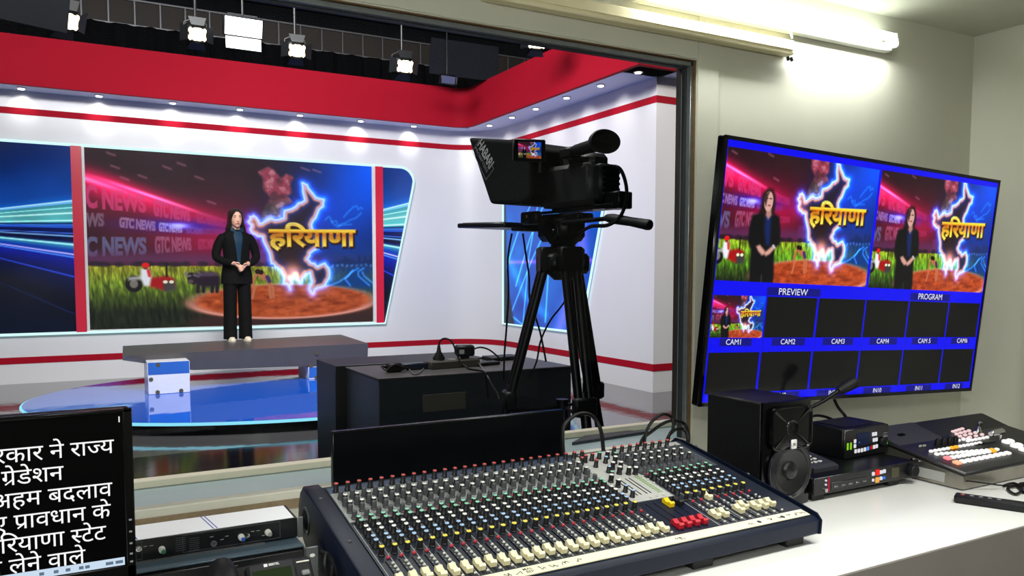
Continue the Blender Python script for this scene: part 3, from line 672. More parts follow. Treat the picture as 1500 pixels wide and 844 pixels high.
def slab(name, poly, y0, y1, material, parent=None):
    m = MB(); m.prism(poly, 0, y1-y0, Matrix.Translation((0, y1, 0)) @ Matrix.Rotation(PI/2, 4, 'X')); return m.build(name, material, parent, smooth=0)
for px0, lb in ((-.022, 'red pillar strip left of the big LED wall'), (3.996, 'red pillar strip right of the big LED wall')):
    o = MB().b2((px0, BY-.06, .63), (px0+.119, BY-.002, 3.0)).build('red_pillar', mat('pillar_red', 'd0163a', .35, var=.03), smooth=0); tag(o, lb, 'pillar', 'red pillars of the set')
CYAN = emat('cyan_led', 'd4ffff', 1.15)
CYANH = emat('cyan_led_floor', '8fe6ff', 1.0)
pl = thing('graphic_panel', 'blue light-trail graphic panel at the far left of the set', 'panel', (-2, BY, .63))
o = grid_screen('print', (-4.1, BY-.02, .63), (4.078, 0, 0), (0, 0, 2.37), 240, 250, left_color, PRN, pl); o.location = (2, -BY, -.63)
m = MB(xf((2, -BY, -.63))); m.b2((-4.1, BY-.019, .63), (-.022, BY-.002, 3.0)); m.build('backing', BLK, pl, smooth=0)
# slanted right-hand panel; its outer edge follows the LED surround
SUR = [(-4.1, 3.010), (4.40, 3.010)] + [(4.40+.22*math.sin(t), 2.79+.22*math.cos(t)) for t in np.linspace(.15, PI/2-.1, 7)] + [(4.60, 2.70), (4.135, .628), (-4.1, .620)]
def keep_right(u, v): x = 4.115+.52*u; z = .63+2.37*v; d = 4.135+(z-.628)/(2.70-.628)*(4.60-4.135); k = x < d-.0; c = (x > 4.40) & (z > 2.79); k &= ~(c & (np.hypot(x-4.40, z-2.79) > .215)); return k
pr_ = thing('graphic_panel', 'narrow blue graphic panel with a slanted edge, right of the LED wall', 'panel', (4.3, BY, .63))
o = grid_screen('print', (4.115, BY-.02, .63), (.52, 0, 0), (0, 0, 2.37), 90, 300, right_color, PRN, pr_, keep_right); o.location = (-4.3, -BY, -.63)
o = slab('backing', [(4.115, .63), (4.135, .63), (4.595, 2.70), (4.60, 2.85), (4.4, 3.0), (4.115, 3.0)], BY-.018, BY-.002, BLK, pr_); o.location = (-4.3, -BY, -.63)
m = MB(xf((-2.04, -(BY-.04), -.655))); m.tube([(x, BY-.045, z) for x, z in SUR], .017, 8); m.build('light_strip', CYAN, led)
# side panel on the right set wall
SPX = SX-.02
def keep_side(u, v): y = 10.95-2.85*u; z = .61+2.19*v; a = 11.0-y; d = 2.36+(z-1.04)*.306; k = (a < d); c = (a > 1.9) & (z < 1.04); k &= ~(c & (np.hypot((a-1.9)/.46, (z-1.04)/.42) > 1)); return k
sp = thing('graphic_panel', 'blue swirling graphic panel on the right set wall behind the tripod', 'panel', (SX, 10, .6))
o = grid_screen('print', (SPX, 10.95, .61), (0, -2.85, 0), (0, 0, 2.0), 200, 190, side_color, PRN, sp, lambda u, v: keep_side(u, v*2.0/2.19)); o.location = (-SX, -10, -.6)
edge = [(10.96, 2.62), (10.96, .605), (9.10, .605)] + [(9.10-.46*math.sin(t), 1.04-.42*math.cos(t)) for t in np.linspace(.1, PI/2-.1, 8)] + [(8.64, 1.04), (8.16, 2.62)]
m = MB(xf((-SX, -10, -.6))); m.tube([(SX-.03, y, z) for y, z in edge], .016, 8); m.build('light_strip', CYAN, sp)

# ------------------------------------------------------------------ glossy blue podium floor disc and presenter platform
disc_m = mat('podium_blue_gloss', '0b55c6', .03, var=.05, scale=3, spec=.6)
nt = disc_m.node_tree; pp = nt.nodes['Principled BSDF']; pp.inputs['IOR'].default_value = 2.1; b = nt.nodes.new('ShaderNodeBump'); n2 = nt.nodes.new('ShaderNodeTexNoise'); tc = nt.nodes.new('ShaderNodeTexCoord')
n2.inputs['Scale'].default_value = 5; b.inputs['Strength'].default_value = .05; b.inputs['Distance'].default_value = .02
nt.links.new(tc.outputs['Object'], n2.inputs['Vector']); nt.links.new(n2.outputs['Fac'], b.inputs['Height']); nt.links.new(b.outputs[0], pp.inputs['Normal'])
o = MB().b2((-4.5, 2.45, 0), (2.0, 6.55, .004), .0015).build('floor_sheet', mat('sheet_black_gloss', '0a0a12', .10, var=.3, scale=6, spec=.3, bump=.05)); tag(o, 'black glossy floor sheet in front of the blue podium', 'floor sheet')
DC = (2.2, 8.9); DRX, DRY = 2.7, 1.97
pod = thing('podium_disc', 'low oval podium with glossy blue top and lit cyan rim', 'podium', (DC[0], DC[1], 0))
ring = [(DRX*math.cos(t), DRY*math.sin(t)) for t in np.linspace(0, 2*PI, 73)[:-1]]
MB().prism(ring, .10, .12).build('podium_top', disc_m, pod, smooth=30)
MB().prism([(x*.985, y*.985) for x, y in ring], 0, .10).build('podium_base', BLKG, pod, smooth=30)
m = MB(); m.tube([(x*1.003, y*1.003, .104) for x, y in ring+[ring[0]]], .014, 6); m.build('rim_light', CYANH, pod)
PT = .52
plat = thing('presenter_platform', 'dark grey trapezoid platform on white box legs carrying the woman', 'platform', (1.9, 10, .12))
m = MB(xf((-1.9, -10, -.12))); top = [(.40, 9.30), (3.16, 9.50), (3.27, 11.05), (.46, 10.55)]
m.add([(x, y, PT) for x, y in top] + [(.40, 9.32, PT-.05), (3.15, 9.51, PT-.26), (3.26, 11.04, PT-.26), (.46, 10.54, PT-.05)] + [(1.1, 9.36, PT-.20), (1.1, 10.6, PT-.20)],
      [(0, 1, 2, 3), (1, 0, 4, 8, 5), (2, 1, 5, 6), (3, 2, 6, 9, 7), (0, 3, 7, 4), (4, 7, 9, 8), (8, 9, 6, 5)])
m.build('deck', mat('platform_grey', '4a4749', .35, var=.15, scale=8), plat, smooth=0)
LEGW = mat('leg_white', 'dedee4', .25); HNG = mat('hinge', '8a7f60', .35, .8)
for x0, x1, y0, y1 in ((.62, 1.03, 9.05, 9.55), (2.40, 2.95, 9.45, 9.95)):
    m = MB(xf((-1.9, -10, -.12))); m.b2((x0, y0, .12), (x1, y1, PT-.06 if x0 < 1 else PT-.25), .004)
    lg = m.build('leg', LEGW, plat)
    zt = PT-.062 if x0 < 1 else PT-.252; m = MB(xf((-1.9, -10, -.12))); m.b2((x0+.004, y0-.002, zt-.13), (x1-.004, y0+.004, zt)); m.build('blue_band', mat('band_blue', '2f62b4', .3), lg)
    for x, z in ((x0+.09, .143), (x1-.09, .143), (x0+.03, .28), (x0+.10, PT-.09)):
        m = MB(xf((-1.9, -10, -.12))); m.cyl((x, y0-.004, z), (x, y0+.006, z), .022, seg=12); m.build('hinge', HNG, lg)

# ================================================================== PRESENTER
def ering(cx_, cy_, z, rx, ry, n=28, pw=2.0, front=1.0):
    out = []
    for k in range(n):
        t = 2*PI*k/n; c, s_ = math.cos(t), math.sin(t)
        out.append((cx_+rx*math.copysign(abs(c)**(2/pw), c), cy_+ry*(front if s_ < 0 else 1)*math.copysign(abs(s_)**(2/pw), s_), z))
    return out
SKIN = mat('skin', 'd9a58c', .5, var=.05, scale=30); SUIT = mat('suit_black', '08080a', .8, var=.3, scale=80, spec=.12)
BLOUSE = mat('blouse_teal', '082a40', .6, var=.15, scale=30, spec=.2); HAIRM = mat('hair_dark', '1d100d', .4, var=.4, scale=60); SHOE = mat('shoe_ivory', 'd8cdb8', .45)
per = thing('person', 'woman with dark shoulder-length hair in a black trouser suit and teal blouse, hands clasped', 'person', (1.80, 10.62, PT), (0, 0, R(5)))
m = MB()   # local frame: faces -Y, her left is +X
for s_ in (-1, 1):
    m.tube([(s_*.085, .0, .90), (s_*.092, -.005, .50), (s_*.095, .012, .10), (s_*.095, .0, .055)], [.085, .06, .04, .035], 14, 4)
    m.ball((s_*.1, -.04, .035), (.04, .11, .03))
m.loft([ering(0, 0, z, rx, ry) for z, rx, ry in ((.80, .11, .09), (.92, .165, .11), (1.02, .135, .095), (1.12, .135, .10), (1.25, .150, .105), (1.34, .145, .08), (1.385, .10, .055), (1.41, .055, .05))])
m.tube([(0, .012, 1.36), (0, .002, 1.43), (0, -.006, 1.49)], [.056, .05, .05], 16, 3)
HC = (0, -.012, 1.565)
hr = []
for z, rx, yf, yb in ((1.447, .022, .066, .01), (1.46, .040, .079, .03), (1.485, .055, .088, .062), (1.515, .064, .091, .085), (1.545, .070, .091, .096), (1.575, .073, .090, .100), (1.605, .073, .090, .101), (1.635, .066, .078, .092), (1.66, .047, .052, .066), (1.674, .02, .02, .03)):
    hr.append([(rx*math.cos(t), HC[1]+(-yf if math.sin(t) < 0 else yb)*abs(math.sin(t)), z) for t in [2*PI*k/24 for k in range(24)]])
m.loft(hr)
m.tube([(0, -.092, 1.575), (0, -.104, 1.548), (0, -.114, 1.527), (0, -.098, 1.518)], [.007, .009, .012, .009], 8)
for s_ in (-1, 1): m.ball((s_*.074, .0, 1.555), (.010, .020, .032), 8, 6)
# arms: shoulder, elbow out, forearm in to clasped hands
ARM = {1: [(.165, .0, 1.335), (.225, .015, 1.21), (.248, .0, 1.075), (.17, -.11, 1.01), (.085, -.185, .985)], -1: [(-.165, .0, 1.335), (-.225, .015, 1.21), (-.248, .0, 1.075), (-.17, -.11, 1.015), (-.085, -.185, .995)]}
for s_ in (-1, 1):
    m.tube(ARM[s_], [.036, .034, .032, .030, .025], 12, 4)
    hx, hy, hz = ARM[s_][-1]
    pal = [(hx, hy, hz), (hx-s_*.035, hy-.018, hz-.022), (hx-s_*.062, hy-.024, hz-.040)]
    rg = []
    for (a, b_, c), (w_, t_) in zip(pal, ((.024, .020), (.038, .018), (.036, .014))): rg.append([(a+.3*s_*w_*math.sin(t), b_+t_*math.cos(t), c+w_*math.sin(t)) for t in [2*PI*k/12 for k in range(12)]])
    m.loft(rg)
    for f in range(4):  # fingers wrap over the other hand
        z0 = hz-.015-.017*f; x0 = hx-s_*.058; ln = (.9, 1.05, 1.0, .8)[f]
        m.tube([(x0, hy-.024, z0), (x0-s_*.026*ln, hy-.036-(.010 if s_ > 0 else 0), z0-.012), (x0-s_*.046*ln, hy-.026-(.012 if s_ > 0 else 0), z0-.024), (x0-s_*.056*ln, hy-.010, z0-.030)], [.0095, .009, .0085, .007], 8)
    m.tube([(hx-s_*.018, hy-.022, hz+.006), (hx-s_*.040, hy-.046, hz+.006), (hx-s_*.062, hy-.052, hz-.006)], [.012, .010, .008], 8)
tmp = m.build('body_shape', SKIN)
rm = tmp.modifiers.new('r', 'REMESH'); rm.mode = 'VOXEL'; rm.voxel_size = .0045; rm.use_smooth_shade = True
sm_ = tmp.modifiers.new('s', 'SMOOTH'); sm_.iterations = 3; sm_.factor = .4
dg = bpy.context.evaluated_depsgraph_get(); me = bpy.data.meshes.new_from_object(tmp.evaluated_get(dg)); bpy.data.objects.remove(tmp)
body = bpy.data.objects.new('body', me); COL.objects.link(body); body.parent = per
if not me.materials: me.materials.append(SKIN)
m = MB()
m.loft([ering(0, .005, z, rx, ry) for z, rx, ry in ((.74, .150, .105), (.85, .165, .115), (.98, .150, .108))])
for s_ in (-1, 1): m.loft([ering(s_*x, y, z, rx, ry, 22) for x, y, z, rx, ry in ((.096, .005, .030, .083, .105), (.096, .004, .20, .080, .096), (.092, .0, .45, .080, .088), (.088, .0, .65, .083, .095), (.080, .004, .82, .090, .108))])
m.build('trousers', SUIT, per)
# blazer: body shell, sleeves and lapels
bl = [(.735, .195, .130), (.85, .192, .128), (.98, .170, .118), (1.08, .160, .112), (1.18, .168, .118), (1.27, .182, .120), (1.33, .186, .105), (1.375, .165, .085), (1.405, .105, .068), (1.425, .066, .058)]
m = MB(); m.loft([ering(0, .004, z, rx, ry, 36) for z, rx, ry in bl])
for s_ in (-1, 1): m.tube([(s_*.150, .0, 1.345), (s_*.182, .006, 1.30)] + ARM[s_][1:4] + [(s_*.10, -.172, .995 if s_ < 0 else .99)], [.045, .056, .057, .052, .045, .040], 16, 4)
blz = m.build('blazer', SUIT, per)
def front_patch(zs, fa, off, name, material, parent):
    rg = []
    for z in zs:
        rx = np.interp(z, [b[0] for b in bl], [b[1] for b in bl])+off; ry = np.interp(z, [b[0] for b in bl], [b[2] for b in bl])+off
        a0, a1 = fa(z); rg.append([(rx*math.sin(t), .004-ry*math.cos(t), z) for t in np.linspace(a0, a1, 9)])
    ib = []
    for r_, z in zip(rg, zs): ib.append(r_ + [(x*.9, y*.9+.002, z_) for x, y, z_ in r_[::-1]])
    m = MB(); m.loft(ib); return m.build(name, material, parent)
zs = np.linspace(.97, 1.400, 14)
front_patch(zs, lambda z: (-(.10+.62*max(0, z-1.0)), .10+.62*max(0, z-1.0)), .006, 'blouse', BLOUSE, per)
for s_ in (-1, 1):
    front_patch(np.linspace(1.04, 1.40, 10), lambda z: tuple(sorted((s_*(.09+.62*(z-1.0)), s_*(.09+.62*(z-1.0)+.10+.35*max(0, .22-abs(z-1.27)))))), .012, 'lapel', SUIT, blz)
    m = MB(); m.add([(s_*.012, -.066, 1.395), (s_*.075, -.060, 1.405), (s_*.068, -.010, 1.455), (s_*.040, -.060, 1.440), (s_*.012, -.074, 1.39), (s_*.08, -.068, 1.40), (s_*.074, -.012, 1.458), (s_*.042, -.068, 1.442)], [(0, 1, 2, 3), (4, 7, 6, 5), (0, 4, 5, 1), (1, 5, 6, 2), (2, 6, 7, 3), (3, 7, 4, 0)]); m.build('collar', BLOUSE, per)
# hair: thick shell with the face left open
def hair_ring(z, rx, ry, op, th=.022, n=26, cy_=.012):
    o_, i_ = [], []
    for k in range(n):
        t = op + (2*PI-2*op)*k/(n-1); o_.append((rx*math.sin(t), cy_-ry*math.cos(t), z)); i_.append(((rx-th)*math.sin(t), cy_-(ry-th)*math.cos(t), z))
    return o_ + i_[::-1]
m = MB(); m.loft([hair_ring(*a) for a in ((1.335, .122, .088, 1.15, .03), (1.38, .134, .098, 1.10, .04), (1.44, .126, .102, 1.02, .04), (1.50, .108, .108, .92, .03), (1.56, .100, .116, .80, .025), (1.60, .096, .118, .62, .022), (1.635, .090, .112, .36, .022), (1.66, .078, .098, .12, .03), (1.682, .056, .07, .06, .03), (1.695, .02, .028, .05, .015))])
m.ball((0, .012, 1.655), (.074, .094, .040), 18, 10); m.build('hair', HAIRM, per)
for s_ in (-1, 1):
    m = MB(); m.ball((s_*.030, -.092, 1.573), (.012, .007, .0055), 10, 6); m.build('eye', mat('eye', '2a1c18', .3), body)
    m = MB(); m.tube([(s_*.014, -.098, 1.591), (s_*.030, -.098, 1.596), (s_*.048, -.088, 1.590)], [.0032, .004, .002], 6); m.build('eyebrow', HAIRM, body)
    m = MB(); m.loft([ering(s_*.098, -.045, z, rx, ry, 20) for z, rx, ry in ((0, .046, .125), (.02, .048, .128), (.045, .040, .10), (.06, .034, .06))]); m.build('shoe', SHOE, per)
    m = MB(); m.tube([(s_*.108, -.163, 1.01), (s_*.094, -.178, .996)], .034 if s_ > 0 else .031, 14); m.build('cuff' if s_ < 0 else 'wristwatch', SUIT if s_ < 0 else CHROME, per)
m = MB(); m.ball((0, -.099, 1.496), (.024, .010, .008), 12, 6); m.build('lips', mat('lips', 'a8473f', .4), body)

# ================================================================== STUDIO LIGHTING RIG AND DARK UPPER PART
GLOWW = emat('lamp_face', 'ffe9c0', 5); GLOWP = emat('panel_face', 'ffffff', 8)
def rod(name, p0, p1, r, parent=None, mt=None): return MB().cyl(p0, p1, r, seg=8).build(name, mt or BLKM, parent)
def fresnel(px, py, Y, label, yaw=0, tilt=25, s=.20, barn=True):
    q = onY(px, py, Y); t = thing('fresnel_lamp', label, 'lamp', tuple(q), (0, 0, R(yaw)), 'studio lamps on the grid')
    M = Matrix.Rotation(R(tilt), 4, 'X')
    m = MB(M); m.cyl((0, .0, 0), (0, .24, 0), s*.46, s*.5, 18, .01); m.box((0, .12, 0), (s*1.1, .2, s*.9), .02); m.build('housing', BLKM, t)
    m = MB(M); m.lathe([(s*.5, 0), (s*.5, .02), (s*.4, .02)], 18, Matrix.Rotation(PI/2, 4, 'X'), cap=False); m.build('lens_ring', BLKM, t)
    m = MB(M); m.box((0, -.012, 0), (s*.98, .030, s*.72), s*.10); m.build('lens', GLOWW, t)
    if barn:
        for a in range(4):
            Mb = M @ Matrix.Rotation(a*PI/2, 4, 'Y') @ Matrix.Translation((0, -.01, s*.5)) @ Matrix.Rotation(R(-35), 4, 'X')
            m = MB(Mb); m.prism([(-s*.34, 0), (s*.34, 0), (s*.5, s*.5), (-s*.5, s*.5)], -.002, .002, Matrix.Rotation(PI/2, 4, 'X')); m.build('barn_door', BLKM, t, smooth=0)
    m = MB(); m.tube([(-s*.62, .12, 0), (-s*.62, .12, s*.8), (0, .12, s*1.15), (s*.62, .12, s*.8), (s*.62, .12, 0)], .008, 6); m.build('yoke', BLKM, t)
    H = 5.28-q[2]; m = MB(); m.cyl((0, .12, s*1.1), (0, .12, H-.02), .014, seg=8); m.box((0, .12, H-.05), (.06, .05, .06), .01); m.build('hanger', BLKM, t)
    return t
fresnel(98, 30, 8.5, 'lit barn-door lamp hanging at the top left of the studio', 20, 28, .20)
fresnel(289, 50, 8.5, 'lit lamp on a hanger just left of the bright square panel light', 0, 22, .17)
fresnel(435, 74, 8.5, 'lit lamp hanging just right of the bright square panel light', -5, 22, .17)
fresnel(593, 97, 8.5, 'lowest lit lamp, hanging in front of the black drape near the set corner', -5, 22, .18)
fresnel(787, 61, 8.0, 'lit lamp half hidden by the window head, above the red fascia', -20, 30, .20)
def panel_lamp(px, py, Y, w_, h_, label, tilt, flap=True, rot=0):
    q = onY(px, py, Y); t = thing('panel_light', label, 'lamp', tuple(q), (0, 0, R(rot)), 'studio panel lights')
    M = Matrix.Rotation(R(tilt), 4, 'X'); m = MB(M); m.box((0, .04, 0), (w_+.03, .07, h_+.03), .01); m.build('housing', BLKM, t)
    m = MB(M); m.box((0, -.002, 0), (w_, .012, h_), .003); m.build('diffuser', GLOWP, t)
    if flap: m = MB(M @ Matrix.Translation((0, 0, -h_/2-.015)) @ Matrix.Rotation(R(-20), 4, 'X')); m.box((0, 0, -h_*.36), (w_*.96, .006, h_*.72), .002); m.build('flap', mat('flap_grey', 'c9c9c2', .6), t)
    else: m = MB(M @ Matrix.Translation((w_/2+.02, 0, 0)) @ Matrix.Rotation(R(60), 4, 'Z')); m.box((w_*.3, 0, 0), (w_*.6, .006, h_*1.0), .002); m.build('flap', mat('flap_dark', '5a5a62', .6), t)
    H = 5.5-q[2]; m = MB(); m.tube([(-w_*.4, .05, .0), (-w_*.4, .05, h_*.8), (w_*.4, .05, h_*.8), (w_*.4, .05, 0)], .007, 6); m.cyl((0, .05, h_*.8), (0, .05, H), .013, seg=8); m.build('hanger', BLKM, t)
    return t
panel_lamp(357, 40, 8.5, .36, .17, 'bright square panel light with a white flap hanging below it', 15)
panel_lamp(551, 19, 7.0, .24, .07, 'narrow bright panel light at the very top under the window head', 55, False)
panel_lamp(657, 117, 10.2, .20, .10, 'small unlit grey panel hanging over the rounded set corner', 20, False)
[c for c in bpy.data.objects if c.name.startswith('diffuser')][-1].data.materials[0] = mat('panel_off', '4a5070', .3)
# cable tray on the far wall, drape, dark flats
tray = thing('cable_tray', 'dark ladder cable tray along the far black wall above the drape', 'cable tray', (0, 13.0, 4.95))
TRM = mat('tray_grey', '77777c', .4, .6)
for z in (0, .36): MB().b2((-3, -.12, z-.012), (8.5, -.09, z+.012)).build('rail', TRM, tray, smooth=0)
for k in range(34): MB().b2((-2.9+k*.34, -.115, .012), (-2.88+k*.34, -.095, .348)).build('rung', TRM, tray, smooth=0)
MB().b2((-3, -.08, .0), (8.5, -.04, .36)).build('tray_bed', mat('tray_brown', '2c2422', .7, var=.3, scale=3), tray, smooth=0)
o = None
m = MB(); xs = np.linspace(-4, 8.6, 260); m.loft([[(x, 12.55+.03*math.sin(x*17)+.02*math.sin(x*41), z) for x in xs] + [(x, 12.59+.03*math.sin(x*17)+.02*math.sin(x*41), z) for x in xs[::-1]] for z in (3.0, 4.86)])
tag(m.build('drape', mat('drape_black', '08090d', .95, var=.2, spec=.05)), 'black drape hanging behind the red fascia of the set', 'drape')
q = onY(35, 25, 7.6); tag(MB(xf((q[0]-.3, 7.6, 3.86), (R(8), R(6), 0))).box((0, 0, 0), (1.3, .03, .86), .004).build('black_flag', mat('flag_black', '0d0e12', .85, var=.25, scale=3, spec=.1)), 'large black flag panel hanging at the top left of the studio', 'flag')
q = onY(680, 88, 10.6); tag(MB(xf(tuple(q), (R(4), R(3), R(-12)))).box((0, 0, 0), (1.0, .03, .50), .004).build('black_flag', mat('flag_grey', '171a21', .85, var=.2, scale=3, spec=.1)), 'dark grey flag panel hanging above the set corner', 'flag')
for k, (y, z) in enumerate(((8.62, 5.33), (7.1, 5.4), (10.3, 5.36))):
    o = MB().cyl((-5, y, z), (9, y, z), .03, seg=10).build('grid_pipe', mat('pipe_black', '2b2d33', .5, .4)); tag(o, ('dark grid pipe carrying the row of lit lamps', 'nearest dark grid pipe, just above the window head', 'farthest dark grid pipe, above the set corner')[k], 'pipe', 'pipes of the lighting grid')

# ================================================================== STUDIO CAMERA ON TRIPOD
TX, TY, PHI = 2.345, 3.70, R(10)
tri = thing('tripod', 'tall black studio tripod with pan handle, standing before the black plinth', 'tripod', (TX, TY, 0))
feet = [(1.88, 3.85), (2.25, 3.20), (2.90, 4.00)]
m = MB(); m.lathe([(.05, 1.36), (.095, 1.40), (.115, 1.47), (.115, 1.50), (.06, 1.52)], 20); m.box((0, 0, 1.45), (.25, .19, .11), .02); m.build('bowl', BLKM, tri)
for fx, fy in feet:
    f = Vector((fx-TX, fy-TY, 0)); d = f.normalized(); top = d*.10+Vector((0, 0, 1.47)); bot = f; mid = top.lerp(bot, .52); side = Vector((-d.y, d.x, 0))
    m = MB()
    for s_ in (-1, 1): m.cyl(top+side*s_*.034, mid+side*s_*.030, .024, seg=12)
    m.box((0, 0, 0), (.13, .08, .14), .01, Matrix.Translation(top) @ Matrix.Rotation(math.atan2(d.y, d.x)+PI/2, 4, 'Z'))
    lg = m.build('leg', BLKM, tri)
    m = MB(); m.cyl(mid-(bot-top)*.05, bot-(bot-top)*.02+Vector((0, 0, .01)), .027, seg=12); m.build('lower_leg', BLKM, lg)
    m = MB(); m.box((0, 0, 0), (.125, .065, .10), .012, Matrix.Translation(mid) @ Matrix.Rotation(math.atan2(d.y, d.x)+PI/2, 4, 'Z')); m.build('leg_clamp', BLK, lg)
    m = MB(); m.lathe([(.035, .0), (.04, .012), (.03, .03), (.015, .045)], 12, Matrix.Translation(bot)); m.build('foot', RUB, lg)
    m = MB(); m.cyl(Vector((0, 0, .66)), mid-Vector((0, 0, .06)), .010, seg=8); m.build('spreader_arm', BLKM, tri)
m = MB(); m.cyl((0, 0, .60), (0, 0, .70), .035, seg=12); m.build('spreader_hub', BLK, tri)
def loc(M=None): return MB(Matrix.Rotation(PHI, 4, 'Z') @ (M or Matrix.Identity(4)))
m = loc(); m.cyl((0, 0, 1.50), (0, 0, 1.56), .075, .068, 20, .006); m.box((0, 0, 1.605), (.13, .15, .10), .02); m.cyl((-.09, 0, 1.62), (.09, 0, 1.62), .062, seg=20, b=.008); m.box((0, .0, 1.695), (.12, .36, .045), .008); m.box((.005, .02, 1.64), (.185, .24, .14), .03); m.build('fluid_head', BLKM, tri)
m = loc(); m.cyl((-.10, .015, 1.63), (-.088, .015, 1.63), .045, seg=18, b=.003); m.build('drag_knob', BLKG, tri)
m = loc(); m.box((0, 0, 1.455), (.10, .004, .03), .001, Matrix.Translation((0, -.12, 0))); m.build('badge', mat('badge_grey', '3c3d40', .5), tri)
m = loc(); m.cyl((-.075, -.08, 1.665), (-.075, -.42, 1.672), .012, seg=10); m.build('pan_handle', BLKM, tri)
m = loc(); m.tube([(-.075, -.40, 1.676), (-.075, -.45, 1.668), (-.075, -.57, 1.648), (-.075, -.68, 1.628), (-.075, -.69, 1.626)], [.016, .026, .023, .027, .018], 12, 3); m.build('handle_grip', RUB, tri)
# camera body with viewfinder
cm = thing('video_camera', 'black broadcast camera with oval eyepiece, mounted on the tripod behind the prompter hood', 'camera', (TX, TY, 1.71), (0, 0, PHI))
CB = mat('camera_body', '191a1d', .5, var=.2, scale=60)
def lc(): return MB(Matrix.Translation((0, 0, -1.71)))
m = lc(); m.box((0, -.10, 1.86), (.19, .40, .22), .025); m.box((0, -.17, 1.975), (.14, .24, .09), .025); m.cyl((0, .06, 1.86), (0, .20, 1.86), .06, .055, 20, .006); m.build('body', CB, cm)
m = lc(); m.box((0, -.325, 1.86), (.15, .07, .19), .015)
for k in range(5): m.box((0, -.363, 1.80+k*.028), (.12, .012, .014), .003)
m.build('battery', BLK, cm)
m = lc(); m.tube([(0, .02, 1.97), (0, .0, 2.025), (0, -.12, 2.03), (0, -.20, 2.015), (0, -.24, 1.99)], .018, 10, 4); m.build('carry_handle', BLK, cm)
m = lc(); m.cyl((-.10, -.20, 2.03), (-.115, -.40, 2.04), .030, .036, 14, .004); m.box((-.10, -.16, 2.02), (.08, .10, .06), .012); m.build('viewfinder', BLK, cm)
m = MB(Matrix.Translation((-.12, -.425, 2.045-1.71)) @ Matrix.Rotation(R(-16), 4, 'Z') @ Matrix.Rotation(PI/2, 4, 'X') @ Matrix.Diagonal((1.55, 1.08, 1, 1))); m.lathe([(.030, -.04), (.050, -.02), (.056, .012), (.053, .022), (.040, .018), (.001, .010)], 24); m.build('eyepiece', RUB, cm)
m = lc(); m.box((-.088, -.22, 1.87), (.006, .13, .10), .002); m.build('control_panel', mat('panel_grey', '26282b', .45), cm)
for i in range(4):
    for k in range(3): m = lc(); m.box((-.092, -.265+i*.028, 1.84+k*.026), (.004, .016, .010), .001); m.build('button', mat('button_dark', '3b3e42', .5), cm)
m = lc(); m.box((0, -.20, 1.738), (.12, .46, .024), .004); m.box((.0, -.41, 1.765), (.10, .11, .085), .006); m.build('quick_release_plate', BLKM, cm)
# small monitor on top
mo = thing('field_monitor', 'tiny lit monitor showing the programme, clamped on top of the prompter hood', 'monitor', (TX, TY, 2.12), (0, 0, PHI))
MM = Matrix.Translation((-.262, -.025, -.082)) @ Matrix.Rotation(R(-25), 4, 'Z')
m = MB(MM); m.box((0, .012, 0), (.175, .024, .115), .006); m.build('monitor_case', BLK, mo)
m = MB(MM); m.cyl((.06, .012, -.11), (.06, .012, -.05), .01, seg=8); m.build('monitor_mount', BLKM, mo)
def small_color(u, v, Pp):
    xy = S2 @ np.stack([.012+.489*u, .038+.486*(1-v), np.ones_like(u)]); cv = Canvas(xy[0], xy[1]); picture(cv); presenter(cv); return np.clip(cv.c*1.0, 0, 1)
o = grid_screen('monitor_screen', (-.062, -.0015, -.042), (.124, 0, 0), (0, 0, .084), 60, 40, small_color, screen_mat('small_screen', .8, .3, .3), mo)
o.matrix_local = MM
# prompter: tapered fabric hood, rails, flat monitor below
hp = thing('teleprompter', 'black fabric prompter hood lettered on its side with a flat monitor tray below', 'teleprompter', (TX, TY, 1.70), (0, 0, PHI))
HOODM = mat('hood_fabric', '131417', .85, var=.25, scale=40, spec=.2)
def lh(): return MB(Matrix.Translation((0, 0, -1.70)))
prof = [(.60, 2.19), (.385, 1.79), (.10, 1.77), (.02, 1.80), (.02, 2.06), (.16, 2.12)]   # side outline: fwd, z
m = lh(); m.loft([[(x, y, z) for y, z in prof] for x in (-.215, .215)]); hood = m.build('hood', HOODM, hp, smooth=0)
bv = hood.modifiers.new('soft', 'BEVEL'); bv.width = .02; bv.segments = 3
LG = mat('logo_grey', 'd2d4d5', .7)
# lettering runs down along the slanted front edge, on the hood's left side
ex = Vector((0, -(.60-.385), -(2.19-1.79))).normalized()       # along the front edge, downwards
wx = Vector((0, -.60, -.80)).normalized(); wy = Vector((0, -.80, .60)).normalized()
def side_M(o, sx, sy): return Matrix.Translation((0, 0, -1.70)) @ Matrix(((0, 0, -1, -.2165), (wx.y*sx, wy.y*sy, 0, o[0]), (wx.z*sx, wy.z*sy, 0, o[1]), (0, 0, 0, 1)))
TH = text_tris('HABARI', 1, .02); wv = TH[0][:, 0].max()
text_mesh('logo_lettering', TH, side_M((.50, 2.135), .19/wv, .085), LG, hp)
TP = text_tris('PROMPTERS', 1, .01); text_mesh('logo_small_lettering', TP, side_M((.525, 2.118), .19/TP[0][:, 0].max(), .026), mat('logo_dim', '97999b', .7), hp)
Mf = side_M((.535, 2.105), 1, 1); m = MB(Mf)
for a, c in (((-.01, -.012), (.215, -.009)), ((-.01, .078), (.215, .081)), ((-.01, -.012), (-.007, .081)), ((.212, -.012), (.215, .081))): m.b2((a[0], a[1], 0), (c[0], c[1], .0008))
m.build('logo_frame', mat('logo_dim', '97999b', .7), hp, smooth=0)
m = lh()
for x in (-.078, .078): m.cyl((x, -.05, 1.727), (x, .26, 1.727), .008, seg=8)
m.build('rail', BLKM, hp)
